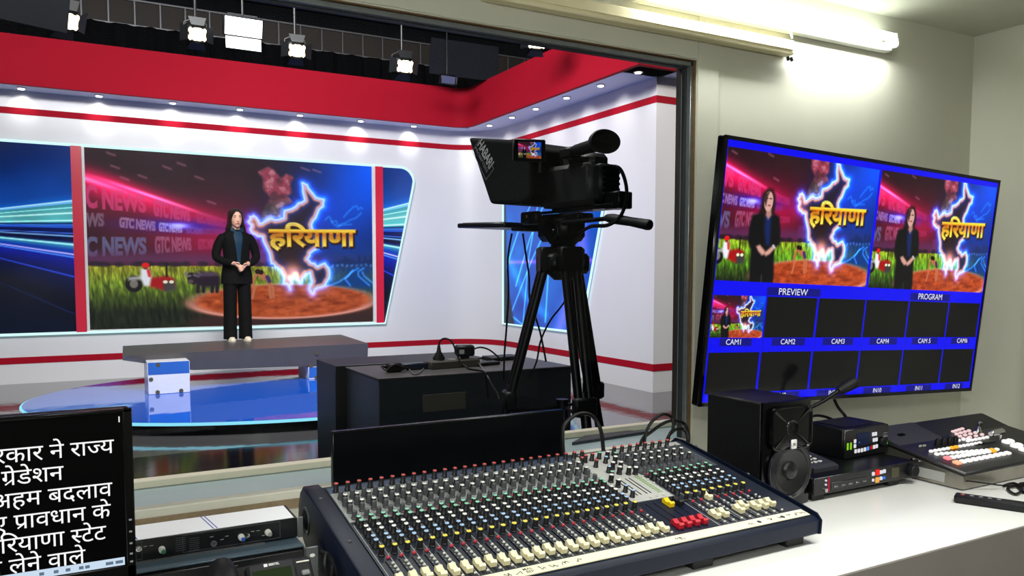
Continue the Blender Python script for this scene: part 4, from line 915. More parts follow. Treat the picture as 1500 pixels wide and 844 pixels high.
m = MB(Matrix.Translation((0, .50, 1.675-1.70)) @ Matrix.Rotation(R(2), 4, 'X')); m.box((0, 0, 0), (.40, .46, .028), .006); m.box((0, -.20, -.018), (.16, .12, .025), .006)
m.build('prompter_monitor', mat('prompter_case', '16181d', .35), hp)
m = MB(Matrix.Translation((0, .50, 1.691-1.70)) @ Matrix.Rotation(R(2), 4, 'X')); m.box((0, .0, .0), (.36, .40, .003), .001); m.build('prompter_screen', BLKG, hp)
m = lh(); m.box((-.12, .13, 1.70), (.05, .14, .07), .01); m.cyl((-.150, .13, 1.70), (-.14, .13, 1.70), .024, seg=16); m.build('tilt_lock', BLK, hp)
m = lh(); m.box((-.154, .128, 1.708), (.002, .007, .014)); m.build('lock_indicator', mat('brass', 'c9a24c', .4, .5), hp)
# cables of the camera
def cable(name, label, pts, r, smooth=6, mt=None, seg=6, group=None):
    m = MB(); m.tube(pts, r, seg, smooth); return tag(m.build(name, mt or CABLE), label, 'cable', group)
cable('cable', 'black cable arching from the back of the studio camera down to its pan head', [tuple(onY(*a)) for a in ((893, 244, 3.22), (908, 247, 3.16), (917, 270, 3.15), (917, 295, 3.15), (908, 318, 3.18), (890, 330, 3.24), (865, 332, 3.4), (845, 345, 3.55))], .010)
cable('cable', 'thin black cable hanging straight down left of the tripod from the prompter tray', [tuple(onY(*a)) for a in ((750, 342, 4.1), (744, 380, 4.12), (745, 430, 4.14), (742, 480, 4.16), (739, 520, 4.3), (738, 556, 4.55))], .006)
cable('cable', 'black cable swinging from the prompter tray down behind the left tripod leg', [tuple(onY(*a)) for a in ((766, 342, 4.1), (770, 370, 4.1), (775, 405, 4.1), (776, 440, 4.08), (783, 460, 4.05), (792, 490, 4.0), (800, 530, 3.95))], .006)
cable('cable', 'black cable crossing between the left and centre tripod legs', [tuple(onY(*a)) for a in ((848, 365, 3.85), (842, 400, 3.9), (828, 440, 3.95), (806, 470, 4.0), (792, 500, 4.1), (786, 530, 4.4), (775, 556, 4.6))], .006)

# ================================================================== BLACK PLINTHS BEHIND THE GLASS AND WHAT LIES ON THEM
PLN = mat('plinth_black', '2e343c', .45, var=.15, scale=5)
PZ = .75
pb = thing('plinth', 'large matt black plinth box behind the tripod, topped with adapters', 'plinth', (2.31, 5.0, 0))
m = MB(xf((-2.31, -5.0, 0))); m.b2((1.61, 4.65, 0), (3.02, 5.32, PZ-.012), .004); m.build('carcass', PLN, pb)
m = MB(xf((-2.31, -5.0, 0))); m.b2((1.605, 4.645, PZ-.012), (3.025, 5.325, PZ), .003); m.build('plinth_top', mat('plinth_top', '4c4a4a', .5, var=.2, scale=6), pb)
m = MB(xf((-2.31, -5.0, 0))); m.b2((1.90, 4.642, .515), (2.20, 4.652, .625), .001); m.build('pale_rectangle', mat('rectangle_brown', '55514a', .5), pb)  # thin grey-brown rectangle, paler than the plinth front
o = MB().b2((1.545, 5.36, 0), (2.7, 5.85, .757), .004).build('plinth', mat('plinth_dark', '121317', .5)); tag(o, 'second black plinth just behind the one topped with adapters', 'plinth')
def onP(px, py): return onZ(px, py, PZ)
def brick(name, label, cat, px, py, dims, rot, mt, b=.006, lift=0):
    q = onP(px, py); m = MB(); m.box((0, 0, dims[2]/2), dims, b); o = m.build(name, mt, loc=(q[0], q[1], PZ+lift)); o.rotation_euler = (0, 0, R(rot)); return tag(o, label, cat)
NAVY = mat('adapter_navy', '1c2736', .4)
brick('power_adapter', 'navy-black flat power brick on the plinth, left of the brown power strip', 'adapter', 606, 541, (.20, .10, .045), 4, NAVY)
t = thing('power_adapter', 'bundled black plug adapter at the left end of the plinth top', 'adapter', tuple(onP(577, 545)))
m = MB(); m.box((0, 0, .03), (.10, .07, .06), .012); m.build('adapter_body', BLK, t)
m = MB(); m.tube([(-.05, .0, .03), (-.09, -.02, .045), (-.07, -.05, .02), (-.02, -.05, .05), (.05, -.04, .03), (.09, -.03, .02)], .006, 6, 5); m.build('coiled_lead', CABLE, t)
q = onP(662, 538); ps = thing('power_strip', 'brown-grey block power strip on the plinth with plugs in it', 'power strip', tuple(q), (0, 0, R(4)))
WDS = mat('strip_brown', '4a443e', .7, var=.2)
m = MB(); m.box((0, 0, .026), (.38, .13, .052), .006); m.build('strip_body', WDS, ps)
for x in (-.12, -.0, .12): m = MB(); m.cyl((x, 0, .051), (x, 0, .056), .03, seg=16); m.build('socket', mat('socket_grey', '8a8880', .5), ps)
def onstrip(x): return Vector(q)+Matrix.Rotation(R(4), 3, 'Z') @ Vector((x, 0, .056))
pg = thing('power_plug', 'black triangular mains plug with looping cord in the power strip', 'plug', tuple(onstrip(-.10)))
m = MB(); m.loft([ering(0, 0, z, rx, ry, 12) for z, rx, ry in ((0, .042, .03), (.015, .045, .032), (.06, .016, .014), (.10, .009, .009))]); m.build('plug_body', RUB, pg)
m = MB(); m.tube([(0, 0, .095), (.01, 0, .13), (.045, 0, .145), (.085, -.02, .125), (.105, -.05, .06), (.12, -.10, -.03), (.13, -.12, -.03), (.14, -.19, -.05), (.16, -.37, -.05), (.165, -.384, -.10), (.18, -.384, -.22)], .006, 6, 5); m.build('cord', CABLE, pg)
ad = thing('power_adapter', 'black cube adapter with white label standing on the right half of the power strip', 'adapter', tuple(onstrip(.10)), (0, 0, R(-12)))
m = MB(); m.box((0, 0, .055), (.13, .09, .075), .012); m.box((0, 0, .009), (.06, .05, .018), .004); m.build('adapter_body', BLK, ad)
m = MB(); m.box((-.03, -.0455, .05), (.035, .002, .03)); m.build('label', mat('label_white', 'b9bbc0', .5), ad)
m = MB(); m.tube([(.06, 0, .06), (.12, .03, .07), (.19, .06, .05), (.26, .09, .0), (.30, .1, -.04)], .006, 6, 5); m.build('cord', CABLE, ad)
for px, py, dm, lb, rt in ((735, 527, (.26, .16, .03), 'flat black device behind the others at the right of the plinth top', 3), (712, 535, (.19, .09, .025), 'small flat black device in front on the right of the plinth top', 8)): brick('set_top_device', lb, 'device', px, py, dm, rt, BLK)
cable('cable', 'grey cable drooping over the plinth front below the cube adapter', [tuple(onY(*a)) for a in ((700, 530, 5.0), (712, 548, 4.66), (722, 566, 4.63), (728, 575, 4.63), (731, 584, 4.63))], .005, mt=mat('cable_grey', '6a6a6c', .5))
cable('cable', 'thin pale leads tangled on the plinth top in front of the navy brick', [tuple(Vector(onP(*a))+Vector((0, 0, .006))) for a in ((590, 547), (598, 542), (607, 550), (616, 546), (622, 540), (628, 537))], .005, mt=mat('cable_grey', '6a6a6c', .5))

# ================================================================== CONTROL ROOM: WORKTOP
CT = .75; CY0 = 1.13
LAM = mat('white_laminate', 'e4e3de', .22, var=.03, scale=5)
ct = thing('worktop', 'long white laminate worktop with a grey front edge under the window', 'worktop', (0, 1.6, 0))
m = MB(xf((0, -1.6, 0))); m.b2((-3.19, CY0, CT-.03), (WX-.005, WY-.005, CT), .002); m.build('top', LAM, ct)
m = MB(xf((0, -1.6, 0))); m.b2((-3.19, CY0-.004, CT-.135), (WX-.005, CY0+.016, CT-.0015), .002); m.build('front_edge', mat('edge_grey', '736e69', .45, var=.12, scale=6), ct)
m = MB(xf((0, -1.6, 0)))
m.b2((-3.19, CY0+.05, 0), (WX-.005, CY0+.07, CT-.135), .002); m.build('front_panel', mat('panel_dark', '17171a', .6), ct)

# ------------------------------------------------------------------ tube lights on the wall
TUBE = emat('tube_glow', 'f6fff4', 12)
tl = thing('tube_light', 'lit white fluorescent tube on a slim batten along the top of the window wall', 'lamp', (2.2, WY, 2.30))
m = MB(); m.box((0, -.02, -.022), (1.24, .038, .030), .004); m.build('batten', mat('batten_white', 'e9ebe4', .4), tl)
m = MB(); m.cyl((-.60, -.055, .010), (.605, -.055, .010), .016, seg=14, b=.003); m.build('tube', TUBE, tl)
for s_ in (-1, 1): m = MB(); m.box((s_*.612, -.04, .0), (.016, .055, .055), .005); m.build('end_cap', WHITEP, tl)
L = bpy.data.lights.new('tube_beam', 'AREA'); L.shape = 'RECTANGLE'; L.size = 1.2; L.size_y = .03; L.energy = 13; L.color = (.97, 1, .95)
lo = bpy.data.objects.new('tube_beam', L); COL.objects.link(lo); lo.parent = tl; lo.location = (0, -.078, .0); lo.rotation_euler = (R(35), 0, 0)
ub = thing('unlit_batten', 'cream unlit light batten on the wall above the window, below the lit tube', 'light fitting', (1.66, WY, 2.205))
m = MB(); m.box((0, -.022, 0), (1.24, .044, .050), .005); m.build('batten', CREAM, ub)
m = MB(); m.box((0, -.046, -.008), (1.22, .004, .006), .001); m.build('ridge', CREAM, ub)
for dx in (.0, .018): m = MB(); m.cyl((.606+dx, -.022, -.028), (.612+dx, -.022, -.042), .006, seg=10); m.build('lamp_pin', RUB, ub)
cable('cable', 'short white cable hanging from the lit tube batten to the cream batten', [(2.235, WY-.05, 2.275), (2.245, WY-.05, 2.26), (2.262, WY-.045, 2.235)], .004, mt=WHITEP)

# ------------------------------------------------------------------ multiview television
tv = thing('television', 'big wall-mounted television showing PREVIEW and PROGRAM pictures over a blue grid', 'television', tuple(TVC))
TM = Matrix(((TVU[0], TVV[0], TVN[0], 0), (TVU[1], TVV[1], TVN[1], 0), (TVU[2], TVV[2], TVN[2], 0), (0, 0, 0, 1)))
m = MB(TM); W2, H2 = TVW/2, TVH/2
m.b2((-W2, -H2, -.034), (W2, H2, -.002), .004)
for a, c in (((-W2, -H2), (W2, -H2+.013)), ((-W2, H2-.010), (W2, H2)), ((-W2, -H2), (-W2+.013, H2)), ((W2-.011, -H2), (W2, H2))): m.b2((a[0], a[1], -.003), (c[0], c[1], .002), .001)
m.build('bezel', BLKG, tv)
p0 = TVU*(-W2+.011)+TVV*(-H2+.011)-TVN*.0005
def tvc(u, v, Pp):
    q = Pp-TVN*(-.0005); return tv_color(q@TVU/TVW+.5, q@TVV/TVH+.5, Pp)
grid_screen('screen', p0, TVU*(TVW-.022), TVV*(TVH-.022), 640, 400, tvc, screen_mat('tv_screen', 1.0, .12, .28), tv)
LBL = emat('label_white_glow', 'f0f2ff', .95)
def tvtext(s, u, v, h, wide=1.0, parent=tv):
    V, T = text_tris(s, 1, .0); c = (V.min(0)+V.max(0))/2; k = h/.72
    M = TM @ Matrix.Translation(((u-.5)*TVW, (.5-v)*TVH, .0004)) @ Matrix.Diagonal((k*wide, k, 1, 1)); text_mesh('caption', (V-c, T), M, LBL, parent)
tvtext('PREVIEW', .254, .557, .022, 1.12); tvtext('PROGRAM', .761, .555, .022, 1.02)
for i, s in enumerate(('CAM1', 'CAM2', 'CAM3', 'CAM4', 'CAM 5', 'CAM6')): tvtext(s, (.084, .254, .425, .592, .760, .926)[i], .755, .018, 1.05)
for i, s in enumerate(('IN7', 'IN8', 'IN9', 'IN10', 'IN11', 'IN12')): tvtext(s, (.084, .254, .425, .594, .762, .927)[i], .972, .017, 1.0)
m = MB(); m.box((0, .125, 0), (.40, .02, .40), .004); m.box((-.05, .18, .02), (.06, .10, .05), .006); m.box((0, .235, 0), (.22, .015, .36), .004); m.build('wall_bracket', BLKM, tv)

# ------------------------------------------------------------------ monitor loudspeaker
SPK = mat('speaker_vinyl', '09090b', .5, var=.2, scale=60, bump=.1, spec=.3)
sx, sy = .185, .231
sk = thing('loudspeaker', 'black two-way studio monitor loudspeaker standing on the worktop below the television', 'loudspeaker', (1.7125, 1.53, CT))
m = MB(); m.b2((-sx/2, .018, .002), (sx/2, sy, .298), .005); m.build('cabinet', SPK, sk)
for x in (-.07, .07):
    for y in (.05, .19): m = MB(); m.cyl((x, y, 0), (x, y, .003), .012, seg=10); m.build('rubber_foot', RUB, sk)
m = MB(); fr_ = []
for k, x in enumerate(np.linspace(-sx/2, sx/2, 11)): fr_.append((x, .0+.012*(x/(sx/2))**2))
m.loft([[(x, y, z) for x, y in fr_] + [(x, .02, z) for x, y in fr_[::-1]] for z in (.002, .298)]); baf = m.build('front_baffle', BLKG, sk, smooth=30)
# horn: flared square waveguide standing proud of the baffle rim
m = MB(Matrix.Translation((0, -.004, .225)) @ Matrix.Rotation(PI/2, 4, 'X'))
def sq(s_, d, n=32, pw=6): return [(s_*.075*math.copysign(abs(math.cos(t))**(2/pw), math.cos(t)), s_*.058*math.copysign(abs(math.sin(t))**(2/pw), math.sin(t)), d) for t in [2*PI*k/n for k in range(n)]]
m.loft([sq(1.06, -.004), sq(1.05, .005), sq(1.0, .006), sq(.93, .001)], cap=False)
m.loft([sq(.93, .001, pw=6), sq(.70, .0022, pw=4), sq(.45, .0032, pw=2.6), sq(.26, .0038, pw=2)], cap=False)
for a in range(4):
    t = R(38)+a*PI/2 if a % 2 == 0 else R(-38)+a*PI/2+PI/2*0; sx_, sz_ = (1 if a in (0, 3) else -1), (1 if a < 2 else -1); m.tube([(sx_*.066, sz_*.050, .000), (sx_*.040, sz_*.030, .0015), (sx_*.020, sz_*.016, .002)], [.006, .0035, .001], 8, 3)
m.lathe([(.026, .0), (.022, .005), (.012, .001), (.001, .004)], 18); m.build('horn', BLKG, baf)
m = MB(Matrix.Translation((0, -.003, .105)) @ Matrix.Rotation(PI/2, 4, 'X')); m.lathe([(.078, -.004), (.078, .004), (.072, .008), (.066, .003), (.060, .007), (.052, .003), (.026, -.001), (.022, .006), (.001, .012)], 36); m.build('woofer', mat('woofer_rubber', '0f0f12', .35), baf)
m = MB(Matrix.Translation((0, -.002, .105)) @ Matrix.Rotation(PI/2, 4, 'X')); m.lathe([(.080, -.004), (.0815, .004), (.078, .0045)], 36, cap=False); m.build('woofer_ring', mat('ring_grey', '3a3a40', .25, .5), baf)
m = MB(); m.box((.004, -.010, .180), (.021, .006, .026), .002); bd = m.build('badge', mat('badge_white', 'd9d6d4', .4), baf)
V, T = text_tris('JBL', 1, .03); k = .013/V[:, 0].max(); text_mesh('badge_lettering', (V*k, T), Matrix.Translation((-.0025, -.0133, .177)) @ Matrix.Rotation(PI/2, 4, 'X'), mat('badge_ink', '2a2326', .5), baf)

# ------------------------------------------------------------------ rack recorder stack
RR = R(0); RKo = (1.81, 1.53)
rk = thing('rack_recorder', 'flat black rack unit with small lit red, orange and white buttons beside the loudspeaker', 'recorder', (RKo[0], RKo[1], CT), (0, 0, RR))
m = MB(); m.b2((.004, .004, .022), (.462, .29, .068), .003); m.build('case', BLKM, rk)
for x in (.012, .345):
    for y in (.03, .22): m = MB(); m.b2((x, y-.02, 0), (x+.05, y+.03, .022), .004); m.build('foot', RUB, rk)
m = MB(); m.b2((0, -.004, .020), (.466, .004, .070), .002); fp = m.build('front_panel', mat('panel_black', '0e0f12', .3), rk)
m = MB(); m.b2((.07, -.006, .030), (.235, -.003, .050), .001); m.build('drive_slots', mat('slot_dark', '1b1c20', .3), fp)
for k in range(5): m = MB(); m.b2((.08+k*.031, -.008, .035), (.095+k*.031, -.005, .040), .001); m.build('slot_latch', GREYM, fp)
def lit(name, c): return emat('lit_'+name, c, .9)
for i, (x, z, c, r) in enumerate(((.251, .054, 'e8e8ee', .0055), (.270, .056, 'ff2418', .0085), (.287, .055, 'e8e8ee', .0055), (.301, .056, 'e8e8ee', .0055), (.251, .035, 'e8e8ee', .0042), (.270, .033, 'ffb452', .0080), (.287, .036, 'e8e8ee', .0052), (.301, .036, '3c7cff', .0042))):
    m = MB(); m.box((x, -.005, z), (r*2, .005, r*2), .0015); m.build('lit_button', lit(c, c), fp)
m = MB(); m.b2((.336, -.006, .030), (.370, -.003, .060), .001); m.build('status_display', emat('lcd_olive', '6d6a4e', .45), fp)
for z, c in ((.060, 'd8d8e0'), (.048, 'd8d8e0')): m = MB(); m.cyl((.045, -.008, z), (.045, -.003, z), .003, seg=10); m.build('indicator', lit(c, c), fp)
m = MB(); m.cyl((.045, -.009, .032), (.045, -.003, .032), .006, seg=16); m.build('jack_socket', CHROME, fp)
m = MB(); m.b2((.056, -.0055, .026), (.060, -.003, .066)); m.build('red_stripe', emat('lit_redstripe', 'd8143c', .7), fp)
m = MB(); m.cyl((.428, -.022, .044), (.428, -.003, .044), .019, seg=22, b=.003); m.build('jog_knob', BLK, fp)
# smaller deck standing on it
HB = Vector((RKo[0], RKo[1], 0)) + Matrix.Rotation(RR, 3, 'Z') @ Vector((.270, .115, 0))
dk = thing('disk_recorder', 'small black recorder box with blue display, on top of the flat rack unit', 'recorder', (HB.x, HB.y, CT+.068), (0, 0, R(1.5)))
w_, d_, h_ = .217, .15, .095
m = MB(); m.b2((0, .004, 0), (w_, d_, h_), .004); m.b2((.03, .02, h_), (w_-.05, d_-.02, h_+.0015)); m.build('case', BLKM, dk)
for k in range(9): m = MB(); m.b2((.035, .028+k*.013, h_+.001), (w_-.055, .033+k*.013, h_+.0025)); m.build('vent_slat', mat('vent_dark', '222328', .4), dk)
m = MB(); m.b2((0, -.003, .001), (w_, .005, h_-.001), .003); fp = m.build('front_panel', mat('panel_black', '0e0f12', .3), dk)
def fb(nm, x, z, w2, h2, mt, dpt=.004): m = MB(); m.box((x*w_, -.003, z*h_), (w2, dpt, h2), .001); return m.build(nm, mt, fp)
fb('display', .40, .62, .062, .040, emat('display_blue', '14203c', .8)); fb('display_dot', .31, .52, .004, .004, lit('5ea0ff', '5ea0ff'), .0052)
for x in (.06, .13): fb('level_meter', x, .44, .007, .022, lit('8fd820', '8fd820'))
for x, z, c in ((.22, .58, 'e8e8ee'), (.22, .42, 'e8e8ee'), (.24, .24, 'e8e8ee'), (.31, .24, 'e8e8ee'), (.38, .24, 'e8e8ee'), (.45, .25, 'e8e8ee'), (.52, .26, '5a9cff'), (.60, .27, 'c01818'), (.66, .28, 'e8e8ee'), (.72, .29, 'e8e8ee'), (.63, .72, 'e8e8ee'), (.69, .72, 'e8e8ee'), (.65, .52, 'e8e8ee'), (.71, .52, 'e8e8ee')): fb('lit_button', x, z, .0105, .012, lit(c, c))
fb('power_lamp', .95, .36, .008, .011, lit('7ee03a', '7ee03a'))
m = MB(); m.cyl((.84*w_, -.014, .42*h_), (.84*w_, -.003, .42*h_), .015, seg=20, b=.002); m.build('jog_wheel', BLK, fp)
for z, a_ in ((.70, .10), (.62, .12), (.57, .12)): fb('print_line', .92, z, .026*a_*8, .0025, mat('print_grey', '8a8a90', .5), .0032)
KB = Vector((RKo[0], RKo[1], 0)) + Matrix.Rotation(RR, 3, 'Z') @ Vector((.055, .045, 0))
kp = thing('keypad', 'small dark wedge keypad with white keys, between the loudspeaker and the stacked recorder', 'keypad', (KB.x, KB.y, CT+.068), (0, 0, RR))
m = MB(); m.loft([[(x, y, z) for y, z in ((0, 0), (0, .012), (.015, .018), (.12, .034), (.13, .0))] for x in (0, .105)]); m.build('keypad_case', mat('keypad_grey', '2e3035', .45), kp, smooth=0)
for i in range(3):
    for j in range(4): m = MB(); m.box((.025+i*.020, .035+j*.020, .0215+j*.0031), (.012, .009, .004), .001); m.build('key', WHITEP, kp)

# ------------------------------------------------------------------ vision mixer panel
SXo, SYo = 2.303, 1.40; SWW, SWD = .64, .345; SZ0, SZ1 = .052, .110
sw = thing('vision_mixer', 'black vision mixer panel with rows of lit buttons on a bare metal base', 'switcher', (SXo, SYo, CT))
m = MB(); m.add([(0, 0, .004), (SWW, 0, .004), (SWW, SWD-.02, .004), (0, SWD-.02, .004), (0, 0, SZ0-.008), (SWW, 0, SZ0-.008), (SWW, SWD-.02, SZ1-.012), (0, SWD-.02, SZ1-.012)], [(3, 2, 1, 0), (4, 5, 6, 7), (0, 1, 5, 4), (1, 2, 6, 5), (2, 3, 7, 6), (3, 0, 4, 7)])
m.build('metal_base', mat('bare_steel', 'a39f94', .3, .85, var=.25, scale=14), sw, smooth=0)
m = MB()
for x in (.03, SWW-.03):
    for y in (.03, SWD-.05): m.cyl((x, y, 0), (x, y, .004), .01, seg=10)
m.build('base_rim', RUB, sw)
SA = math.atan2(SZ1-SZ0, SWD); PM = Matrix.Translation((0, -.012, SZ0)) @ Matrix.Rotation(SA, 4, 'X'); PLN_L = math.hypot(SWD, SZ1-SZ0)+.012
PNL = mat('panel_satin', '1b1b1d', .4, var=.1)
m = MB(PM); m.box((SWW/2-.002, PLN_L/2, 0), (SWW+.012, PLN_L, .012), .005); m.build('control_panel', PNL, sw)
m = MB(PM); m.loft([[(x, y, z) for y, z in ((.23, .006), (.345, .022), (.355, .020), (.355, .006))] for x in (.0, .235)]); m.build('raised_plate', mat('plate_grey', '37373a', .5), sw, smooth=0)
m = MB(PM); m.loft([[(x, y, z) for y, z in ((.25, .006), (.345, .020), (.355, .018), (.355, .006))] for x in (.24, SWW)]); m.build('rear_bridge', mat('bridge_black', '18181a', .5), sw, smooth=0)
_on = np.array((Matrix.Translation((SXo, SYo, CT)) @ PM @ Vector((0, 0, .007)))); _nx = np.array([1, 0, 0]); _ny = np.array([0, math.cos(SA), math.sin(SA)]); _nz = np.cross(_nx, _ny)
def swp(x, y):   # crop coordinates of the close-up -> panel plane
    d = ray(1290+x*.1659, 590+y*.1659); p = CAMC + d*(((_on-CAMC)@_nz)/(d@_nz)) - _on; return p@_nx, p@_ny
BW = emat('key_white', 'f4f2ee', .75, (.8, .8, .8)); BO = emat('key_amber', 'ffae2e', .9, (.8, .5, .1)); BP = emat('key_pink', 'ff8a92', .9, (.8, .4, .4)); BS = emat('key_salmon', 'ffab84', .9, (.8, .5, .4)); BL = emat('key_blush', 'f2cfd0', .75, (.7, .6, .6)); BG = mat('key_grey', 'a8a8a4', .4)
KEYS = {}
def key(nm, x, y, kx, ky, mt):
    k = (nm, kx, ky, mt.name)
    if k not in KEYS:
        m = MB(); m.box((0, 0, .003), (kx, ky, .008), .002); KEYS[k] = m.build(nm, mt, sw)
        o = KEYS[k]
    else: o = KEYS[k].copy(); COL.objects.link(o); o.parent = sw
    o.matrix_local = PM @ Matrix.Translation((x, y, .007)); return o
def keyrow(a, b, n, kx, ky, mt, special={}):
    a = swp(*a); b = swp(*b)
    for i in range(n):
        t = i/(n-1); m2, sc = special.get(i, (mt, 1)); key('key', a[0]+(b[0]-a[0])*t, a[1]+(b[1]-a[1])*t, kx*sc, ky*sc, m2)
keyrow((445, 437), (875, 362), 13, .013, .010, BW, {5: (BO, 1.15), 6: (BO, 1.15)})
keyrow((495, 462), (1025, 420), 13, .014, .012, BW, {11: (BO, 1.1), 12: (BW, 1)})
keyrow((590, 497), (990, 432), 10, .017, .015, BW, {0: (BP, 1.25), 9: (BO, 1.1)})
keyrow((675, 537), (1120, 452), 10, .019, .017, BW, {0: (BS, 1.2)})
for k in range(4): keyrow((640+k*30, 262+k*21), (720+k*58, 238+k*17), 4, .014, .010, BL)
keyrow((690, 340), (770, 325), 3, .012, .009, BW); keyrow((770, 345), (940, 312), 6, .013, .010, BW)
for p in ((350, 392), (385, 388)): key('key', *swp(*p), .016, .005, BG)
for p in ((1105, 352), (1145, 345), (1180, 388), (1220, 380), (1255, 420)):
    x, y = swp(*p); m = MB(PM @ Matrix.Translation((x, y, .006))); m.lathe([(.013, 0), (.013, .006), (.010, .009), (.001, .010)], 18); m.build('round_key', BW, sw)
for p in ((500, 378), (553, 372), (605, 364), (655, 358)):
    x, y = swp(*p); m = MB(PM @ Matrix.Translation((x, y, .004))); m.lathe([(.010, 0), (.009, .020), (.006, .026), (.001, .027)], 14); m.build('rotary_knob', BLK, sw)
x, y = swp(860, 248); m = MB(PM @ Matrix.Translation((x, y, .006))); m.lathe([(.014, 0), (.009, .008), (.005, .018), (.008, .026), (.009, .032), (.001, .036)], 14); m.build('joystick', CHROME, sw)
x, y = swp(960, 345); m = MB(PM @ Matrix.Translation((x, y, .007))); m.box((-.03, 0, 0), (.11, .016, .006), .002); m.build('fader_slot', BLKG, sw)
x, y = swp(1005, 330); m = MB(PM @ Matrix.Translation((x, y, .006))); m.cyl((-.03, 0, .026), (.045, .004, .026), .011, seg=16, b=.003); m.cyl((.035, .003, 0), (.035, .003, .026), .006, seg=10); m.build('transition_lever', CHROME, sw)
m = MB(); m.b2((-.0015, .215, .012), (.001, .30, .055)); m.build('vent_panel', mat('vent_black', '1d1d1f', .5), sw)
m = MB(); m.box((-.001, .115, .028), (.003, .115, .030), .0005); m.build('rating_label', mat('label_grey', 'a9a9a4', .5), sw)
m = MB(PM); m.box((.085, .285, .016), (.03, .012, .003)); m.build('display_slot', BLKG, sw)
for px, py in ((1313, 692), (1318, 690), (1337, 673), (1345, 676)):
    q = onX(px, py, SXo-.001); m = MB(); m.cyl((-.006, q[1]-SYo, q[2]-CT), (.001, q[1]-SYo, q[2]-CT), .004, seg=10); m.build('connector', CHROME, sw)
cable('cable', 'thin black lead from the vision mixer metal base to the tangle on its right', [(SXo+.01, SYo-.003, CT+.030), (SXo+.03, SYo-.01, CT+.028), (2.43, 1.35, CT+.012), (2.50, 1.34, CT+.006), (2.54, 1.33, CT+.006)], .0022)
cable('cable', 'tangled black lead on the white worktop at the right edge of the picture', [tuple(onZ(px, py, CT+.006)) for px, py in ((1470, 712), (1485, 708), (1498, 716), (1488, 724), (1476, 716), (1488, 712), (1502, 722), (1512, 716), (1494, 709), (1510, 708))], .004)
a_, b_ = onZ(1397, 737, CT), onZ(1500, 752, CT); dr = Vector((b_-a_)).normalized(); ang = math.atan2(dr.y, dr.x)
rem = thing('control_strip', 'slim black control strip lying on the worktop in front of the vision mixer', 'remote control', (a_[0], a_[1], CT), (0, 0, ang))
m = MB(); m.b2((0, 0, 0), (.40, .045, .022), .004); m.build('strip_body', BLK, rem)
for k in range(9): m = MB(); m.box((.02+k*.022 if k < 5 else .07+k*.024, .022, .0225), (.010, .007, .003), .001); m.build('key', mat('key_dim', '77777a', .5) if k else mat('key_red', 'b0504a', .5), rem)

# ------------------------------------------------------------------ gooseneck talkback microphone
mc = thing('microphone', 'black gooseneck microphone rising behind the loudspeaker in front of the television', 'microphone', (1.96, 1.93, CT))
m = MB(); m.lathe([(.055, 0), (.055, .012), (.045, .022), (.012, .03)], 20); m.build('base', BLKM, mc)
q0, q1, q2 = [Vector(onY(*p))-Vector((1.96, 1.93, CT)) for p in ((1190, 596, 1.80), (1228, 573, 1.755), (1252, 560, 1.735))]
m = MB(); m.tube([(0, 0, .025), (.0, -.0, .12), (q0.x*.5, q0.y*.6, .19), q0, q1], [.006, .006, .006, .006, .008], 8, 5); m.build('gooseneck', BLKM, mc)
m = MB(); m.tube([q1, q1.lerp(q2, .5), q2, q2+(q2-q1)*.12], [.013, .019, .020, .012], 14, 3); m.build('capsule', RUB, mc)
cable('cable', 'black cable dropping from behind the television to the stacked recorder', [tuple(onY(*a)) for a in ((1222, 585, 1.93), (1228, 597, 1.92), (1237, 608, 1.9), (1243, 620, 1.86), (1246, 640, 1.84), (1246, 668, 1.84))], .006)
cable('cable', 'black cable from behind the loudspeaker into the stacked recorder', [tuple(onY(*a)) for a in ((1180, 614, 1.88), (1195, 609, 1.88), (1210, 611, 1.87), (1226, 618, 1.85))], .005)
cable('cable', 'black cable looping up behind the sound desk next to the centre tripod leg', [(1.212, 1.88, .755)] + [tuple(onY(*a)) for a in ((824, 640, 1.92), (832, 617, 1.95), (850, 606, 1.97), (868, 610, 1.97), (880, 630, 1.95), (884, 660, 1.9))], .006)
def drop(px, py, Y): q = onY(px, py, Y); return (q[0], q[1], CT+.010)
cable('cable', 'tall black cable loop behind the right end of the sound desk', [drop(944, 650, 1.88)] + [tuple(onY(*a)) for a in ((944, 650, 1.88), (952, 622, 1.92), (970, 607, 1.95), (984, 612, 1.95), (986, 628, 1.93), (979, 644, 1.88))] + [drop(979, 644, 1.88)], .005)
cable('cable', 'wide black cable loop against the right window jamb', [drop(938, 652, 1.88)] + [tuple(onY(*a)) for a in ((938, 652, 1.88), (955, 632, 1.94), (980, 617, 1.98), (1002, 621, 2.0), (1009, 640, 1.96), (1008, 652, 1.9))] + [drop(1008, 652, 1.9)], .0055)
cable('cable', 'small black cable loop lowest against the right window jamb', [drop(976, 650, 1.88)] + [tuple(onY(*a)) for a in ((976, 650, 1.88), (986, 632, 1.92), (998, 628, 1.95), (1006, 636, 1.93), (1007, 652, 1.88))] + [drop(1007, 652, 1.88)], .005)

